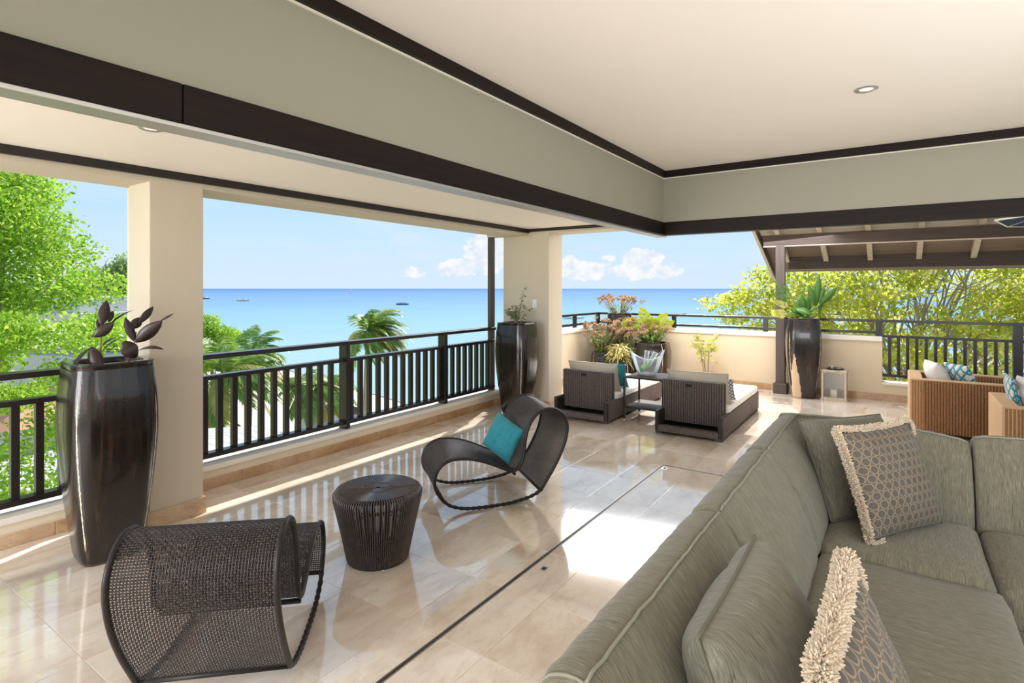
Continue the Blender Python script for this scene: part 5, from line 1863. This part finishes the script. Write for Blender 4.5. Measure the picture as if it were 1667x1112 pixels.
def branchy(name, root, tips, parent, mat, r0, seed, loc=(0, 0, 0)):
    rd_ = random.Random(seed)
    mb = MB()
    for tp in tips:
        a, b_ = Vector(root), Vector(tp)
        d = b_ - a
        j = d.length * 0.09
        p1 = a + d * 0.35 + Vector((rd_.uniform(-j, j), rd_.uniform(-j, j), rd_.uniform(0, j)))
        p2 = a + d * 0.7 + Vector((rd_.uniform(-j, j), rd_.uniform(-j, j), rd_.uniform(0, j)))
        pts = catmull([a, p1, p2, b_], 4)
        mb.tube(pts, np.linspace(r0, r0 * 0.12, len(pts)), 6)
        for q in range(3):
            f = rd_.uniform(0.45, 0.85)
            s0 = Vector(pts[int(f * (len(pts) - 1))])
            e = s0 + d.normalized() * d.length * rd_.uniform(0.12, 0.3) + Vector((rd_.uniform(-j, j), rd_.uniform(-j, j), rd_.uniform(-j, j))) * 2.4
            mb.tube([s0, s0.lerp(e, 0.5) + Vector((rd_.uniform(-j, j), 0, rd_.uniform(-j, j))) * 0.4, e], [r0 * 0.32, r0 * 0.2, r0 * 0.05], 5)
    return mb.obj(name, mat, parent, 'all')


def blobcluster(c, R, n, r, seed, flat=0.8):
    rg = random.Random(seed)
    out = []
    for _ in range(n):
        a, b_ = rg.uniform(0, 6.283), math.acos(rg.uniform(-0.7, 1))
        q = rg.uniform(0.45, 1.0)
        rr = r * rg.uniform(0.6, 1.25)
        out.append((c[0] + R[0] * q * math.sin(b_) * math.cos(a), c[1] + R[1] * q * math.sin(b_) * math.sin(a), c[2] + R[2] * q * math.cos(b_), rr, rr, rr * flat))
    return out


# great bright tree at the left
t1 = thing('leafy_tree', 'large bright green feathery tree filling the left opening', 'tree', (-13.6, 2.0, GZ))
o_ = (-13.6, 2.0, GZ)
bl = blobcluster((0, 0.0, 11.0), (3.0, 2.6, 3.4), 46, 0.95, 41, 0.55) + blobcluster((1.3, 1.6, 9.4), (2.2, 1.6, 1.8), 16, 0.75, 42, 0.5) + [(2.6, 1.0, 7.0, 1.1, 1.1, 0.7), (1.9, 0.4, 6.2, 1.2, 1.2, 0.8), (2.9, 0.2, 8.0, 1.0, 1.0, 0.6), (2.4, 1.6, 8.4, 0.9, 0.9, 0.5)]
leaf_cloud('foliage', bl, 105000, 0.085, M['leaf_bright'], t1, 51, 0.35, 1.8)
MB().tube([(0, 0, 0), (0.1, 0, 3), (0, 0.1, 6.5), (-0.1, 0, 8.5)], [0.32, 0.26, 0.2, 0.14], 10).obj('trunk', M['bark'], t1, 'all')
branchy('branch', (0, 0.1, 6.5), [b[:3] for b in bl[:26]], t1, M['bark'], 0.075, 61)


def small_tree(name, label, base, crown, R, n, r, leaves, size, mat, seed, group=None, tr=0.15, shell=0.4, flat=0.6):
    t = thing(name, label, 'tree', base, 0, group)
    bl_ = blobcluster(crown, R, n, r, seed, flat)
    leaf_cloud('foliage', bl_, leaves, size, M[mat], t, seed + 1, shell)
    MB().tube([(0, 0, 0), (crown[0] * 0.4, crown[1] * 0.4, crown[2] * 0.55), (crown[0], crown[1], crown[2])], [tr, tr * 0.8, tr * 0.4], 8).obj('trunk', M['bark'], t, 'all')
    branchy('branch', (crown[0] * 0.4, crown[1] * 0.4, crown[2] * 0.55), [b[:3] for b in bl_[:12]], t, M['bark'], tr * 0.4, seed + 2)
    return t


small_tree('casuarina_tree', 'soft feathery grey green tree beside the nearest column, behind the bright tree', (-36.8, 13.9, GZ), (0, 0, 8.6), (3.0, 3.0, 4.0), 40, 1.0, 30000, 0.22, 'leaf_feather', 71, flat=1.3)
small_tree('dark_shrub_tree', 'darker green bushy tree behind the rubber plant', (-26, 11.3, GZ), (0, 0, 6.6), (2.6, 2.4, 2.0), 26, 0.9, 22000, 0.14, 'leaf_mid', 75)
small_tree('round_tree', 'rounded bright green tree right of the nearest column, above the palms', (-33.4, 17.1, GZ), (0, 0, 6.9), (1.6, 1.6, 2.2), 30, 0.75, 30000, 0.13, 'leaf_bright', 81)
small_tree('low_shrub', 'low green shrub showing through the sea-side railing near the palm trunk', (-21.5, 24.5, GZ), (0, 0, 2.4), (1.6, 1.4, 1.4), 14, 0.6, 9000, 0.12, 'leaf_mid', 85)
small_tree('beach_shrub', 'slim green shrub on the beach behind the middle railing posts', (-19.5, 27.5, GZ), (0, 0, 3.2), (0.9, 0.9, 2.2), 12, 0.45, 6000, 0.12, 'leaf_mid', 88)

# sea-almond behind the pavilion: wide, open, yellow-green
t3 = thing('almond_tree', 'wide open yellow green almond tree with bare branches behind the far balustrade', 'tree', (0.4, 24.0, GZ))
bl = blobcluster((0, 0, 10.6), (5.2, 3.4, 2.6), 120, 0.85, 91, 0.45) + blobcluster((-4.6, -0.8, 9.9), (1.9, 1.8, 1.7), 26, 0.65, 92, 0.5) + blobcluster((1.5, -1, 8.3), (4.2, 3.0, 1.9), 46, 0.75, 93, 0.45) + blobcluster((-2.5, -1, 8.6), (2.6, 2.5, 1.6), 26, 0.75, 94, 0.45) + blobcluster((5.5, 0, 10.0), (3.0, 2.5, 2.6), 30, 0.8, 98, 0.45)
leaf_cloud('foliage', bl, 32000, 0.17, M['leaf_almond'], t3, 95, 0.3, 1.7)
MB().tube([(0, 0, 0), (0.2, 0, 3), (0, 0.1, 6.0), (0.3, 0, 8.0)], [0.32, 0.26, 0.18, 0.10], 10).obj('trunk', M['bark'], t3, 'all')
branchy('branch', (0, 0.1, 6.0), [b[:3] for b in bl[::3]], t3, M['bark'], 0.07, 97)


# ------------------------------------------------------------------ palms
def palm(label, base, height, fronds, flen, seed, wind=(0.0, 0.0), dry=0.2, lean=(0, 0), leafw=0.05, group=None, hang=0.5, ups=(-0.55, 1.15)):
    t = thing('palm_tree', label, 'palm', base, 0, group)
    rd_ = random.Random(seed)
    top = Vector((lean[0], lean[1], height))
    pts = catmull([(0, 0, 0), (lean[0] * 0.2, lean[1] * 0.2, height * 0.4), (lean[0] * 0.6, lean[1] * 0.6, height * 0.75), top], 6)
    MB().tube(pts, np.linspace(0.19, 0.11, len(pts)), 10).obj('trunk', M['bark'], t, 'all')
    fib = MB()
    for q in range(40):
        a = rd_.uniform(0, 6.28)
        d = Vector((math.cos(a), math.sin(a), rd_.uniform(-0.8, 0.9)))
        leaf(fib, top - Vector((0, 0, rd_.uniform(0.0, 0.5))), top + d * rd_.uniform(0.25, 0.55) - Vector((0, 0, 0.25)), 0.07, (0, 0, 1), 0.1, 0.2, 3)
    fib.obj('crown_fibre', M['fibre'], t, 'all')
    for k_ in range(fronds):
        a = 2 * math.pi * k_ / fronds + rd_.uniform(-0.25, 0.25)
        el_ = rd_.uniform(*ups)
        isdry = el_ < -0.25 or rd_.random() < dry * 0.3
        L = flen * rd_.uniform(0.8, 1.1)
        d = Vector((math.cos(a) * math.cos(el_), math.sin(a) * math.cos(el_), math.sin(el_)))
        d += Vector((wind[0], wind[1], 0)) * 0.35
        d.normalize()
        p = top.copy()
        sp = [p.copy()]
        for s in range(16):
            d = (d + Vector((wind[0] * 0.055, wind[1] * 0.055, -0.085 * (1 + s * 0.03)))).normalized()
            p = p + d * L / 16
            sp.append(p.copy())
        fb = MB()
        fb.tube(sp, np.linspace(0.022, 0.004, 17), 4)
        for s in range(2, 17):
            tg = (sp[s] - sp[s - 1]).normalized()
            up_ = Vector((0, 0, 1)) - tg * tg.z
            up_ = up_.normalized() if up_.length > 0.01 else Vector((1, 0, 0))
            sd_ = tg.cross(up_)
            ll = flen * 0.30 * math.sin(math.pi * min(1, s / 17 * 0.85 + 0.12)) ** 0.6
            for hb in range(4):
                c = sp[s - 1].lerp(sp[s], hb / 4)
                for sg in (-1, 1):
                    e = c + (sd_ * sg * 0.75 + tg * 0.75 + Vector((wind[0], wind[1], 0)) * 0.45 + Vector((0, 0, -hang * rd_.uniform(0.6, 1.3)))).normalized() * ll * rd_.uniform(0.8, 1.1)
                    leaf(fb, c, e, leafw, up_ + sd_ * 0.3 * sg, 0.02, 0.25, 2)
        fb.obj('frond', M['leaf_palm_dry' if isdry else 'leaf_palm'], t, 'all')
    return t


GP = 'coconut palms below the terrace'
palm('windswept coconut palm standing alone against the sea', (-25.9, 22.2, GZ), 8.1, 46, 2.6, 17, (1.0, 0.72), 0.5, (0.2, 0.1), 0.065, GP, 0.5, (-0.5, 1.5))
palm('bushy coconut palm just right of the nearest column, fronds blown to the right', (-22.1, 11.5, GZ), 7.2, 30, 2.6, 6, (0.6, 0.55), 0.3, (0.1, 0.2), 0.065, GP)
palm('coconut palm behind the bushy one, only its blown fronds showing', (-25.0, 14.4, GZ), 7.5, 22, 1.9, 7, (0.6, 0.5), 0.2, (0.2, 0.1), 0.06, GP)
palm('short coconut palm seen mostly through the middle balusters', (-22.4, 16.1, GZ), 6.1, 26, 2.1, 8, (0.4, 0.4), 0.5, (0.1, 0.1), 0.06, GP)
palm('small coconut palm low behind the balusters left of the first post', (-26.6, 18.1, GZ), 5.4, 18, 1.7, 9, (0.5, 0.4), 0.2, (0.1, 0.1), 0.06, GP)


# ------------------------------------------------------------------ neighbouring roofs and the white building
def house(label, loc, sx_, sy_, zr, rise, ang, roofmat, name='house', corr=True):
    h = thing(name, label, 'house', loc, ang)
    MB().box(-sx_ / 2 + 0.3, sx_ / 2 - 0.3, -sy_ / 2 + 0.3, sy_ / 2 - 0.3, GZ - loc[2], zr - loc[2]).obj('walls', M['white_wall'], h)
    rm = MB()
    if corr:
        nn_ = int(sy_ / 0.38)
        rows_ = []
        for xx, zz in ((-sx_ / 2, 0.0), (0, rise), (sx_ / 2, 0.0)):
            row = []
            for q in range(nn_ * 4 + 1):
                yy = -sy_ / 2 + q * sy_ / (nn_ * 4)
                row.append((xx, yy, zr - loc[2] + zz + 0.025 * max(0, math.cos(q * math.pi / 2)) ** 2 + 0.03))
            rows_.append(row)
        rm.loft(rows_, False, False, False)
        low = [[(p[0], p[1], p[2] - 0.06) for p in r_] for r_ in rows_]
        rm.loft(low[::-1], False, False, False)
    else:
        rm.box(-sx_ / 2, sx_ / 2, -sy_ / 2, sy_ / 2, zr - loc[2], zr - loc[2] + 0.25, 0.03)
        rm.box(-sx_ / 2, sx_ / 2, -sy_ / 2, -sy_ / 2 + 0.25, zr - loc[2] + 0.25, zr - loc[2] + 0.6, 0.02)
        rm.box(sx_ / 2 - 0.25, sx_ / 2, -sy_ / 2, sy_ / 2, zr - loc[2] + 0.25, zr - loc[2] + 0.6, 0.02)
    rm.obj('roof', roofmat, h)
    return h


house('pale corrugated roof below the left opening', (-15.5, 5.2, GZ), 13.0, 9.5, -3.6, 0.9, 0.2, M['corrugated'])
house('flat white roof terrace seen through the sea-side balusters', (-19.5, 12.8, GZ), 8.0, 5.5, -5.0, 0.0, 0.35, M['white_wall'], 'house', False)
house('pale roof by the beach beyond the palms', (-30.0, 24.0, GZ), 5.5, 4.5, -6.3, 0.9, 0.7, M['corrugated'])
hb = thing('white_building', 'white building with flat ledge and square column behind the bright tree', 'building', (-27.5, 9.2, GZ), 0.32)
MB().box(-2.2, 2.2, -2.0, 1.1, 0, 8.1, 0.02).obj('walls', M['white_wall'], hb)
MB().box(0.3, 1.0, 0.9, 1.6, 0, 9.4, 0.02).obj('column', M['white_wall'], hb)
MB().box(-2.6, 2.5, -2.4, 1.9, 9.35, 9.75, 0.03).obj('ledge', M['white_wall'], hb)
MB().box(-2.4, 2.2, -2.2, 1.6, 9.75, 10.35, 0.03).obj('parapet', M['white_wall'], hb)
hr = thing('tiled_roof', 'small terracotta tiled roof left of the white building', 'roof', (-25.0, 6.6, GZ), 0.3)
MB().add([(-2, -2, 6.2), (2, -2, 6.2), (2, 2, 6.2), (-2, 2, 6.2), (0, 0, 7.4)], [(0, 1, 4), (1, 2, 4), (2, 3, 4), (3, 0, 4), (3, 2, 1, 0)]).obj('roof_slope', M['terracotta'], hr)
MB().box(-1.7, 1.7, -1.7, 1.7, 0, 6.2).obj('walls', M['white_wall'], hr)


# ------------------------------------------------------------------ boats
def hull(mb, L, Bm, H):
    st_ = []
    for f in np.linspace(0, 1, 9):
        wd = Bm / 2 * (1 - max(0, (f - 0.45) / 0.55) ** 2.2)
        zz = H * (1 + 0.25 * max(0, f - 0.5))
        x = L * (f - 0.5)
        st_.append([(x, -wd, zz), (x, -wd * 0.8, -0.3), (x, wd * 0.8, -0.3), (x, wd, zz)])
    return mb.loft(st_, True, True, True)


def boat(label, loc, rz, L, H, hm, cabin=None, mast=0.0, sail=False, name='motor_boat'):
    b_ = thing(name, label, 'boat', loc, rz)
    hull(MB(), L, L * 0.3, H).obj('hull', M[hm], b_)
    if cabin:
        MB().box(-L * cabin[0], L * cabin[1], -L * 0.11, L * 0.11, H, H + cabin[2], 0.1).obj('cabin', M['hull'], b_)
        MB().box(-L * cabin[0] - 0.2, L * cabin[1] + 0.2, -L * 0.12, L * 0.12, H + cabin[2], H + cabin[2] + 0.15, 0.04).obj('canopy', M['hull'], b_)
    if mast:
        MB().tube([(0, 0, H), (0, 0, H + mast)], [0.14, 0.09], 6).obj('mast', M['hull'], b_)
        if sail:
            MB().add([(0.1, -0.05, H + 1), (0.1, -0.05, H + mast * 0.97), (-L * 0.42, -0.05, H + 1), (0.1, 0.05, H + 1), (0.1, 0.05, H + mast * 0.97), (-L * 0.42, 0.05, H + 1)], [(0, 1, 2), (5, 4, 3), (0, 3, 4, 1), (1, 4, 5, 2), (2, 5, 3, 0)]).obj('mainsail', M['hull'], b_)
            MB().add([(0.4, -0.05, H + mast * 0.8), (L * 0.48, -0.05, H + 0.6), (0.4, -0.05, H + 0.9), (0.4, 0.05, H + mast * 0.8), (L * 0.48, 0.05, H + 0.6), (0.4, 0.05, H + 0.9)], [(0, 1, 2), (5, 4, 3), (0, 3, 4, 1), (1, 4, 5, 2), (2, 5, 3, 0)]).obj('jib', M['hull'], b_)
    return b_


boat('tiny white sailing boat near the horizon above the lone palm', (-1020.6, 834.7, GZ), YAW + 0.5, 9, 0.9, 'hull', None, 11.0, True, 'sailing_boat')
boat('small cream motor boat left of the lone palm', (-453.3, 257.9, GZ), YAW + 0.2, 9.5, 1.3, 'hull_cream', (0.05, 0.2, 0.9))
boat('dark-hulled motor boat half hidden by the nearest column', (-579.6, 288.3, GZ), YAW + 0.1, 11, 1.0, 'hull_dark', (0.3, 0.25, 1.6))
boat('teal glass-bottom boat with white canopy right of the lone palm', (-264.9, 258.5, GZ), YAW + 3.1, 8.3, 1.0, 'hull_teal', (0.35, 0.30, 1.1))
boat('low dark boat on the sea above the corner plants', (-72.6, 229.4, GZ), YAW + 0.1, 5.0, 0.35, 'hull_dark', None)
boat('moored yacht whose bare white mast rises beside the far column', (-93.1, 174.3, GZ), YAW + 0.4, 8.0, 0.8, 'hull', None, 11.0, False, 'yacht')
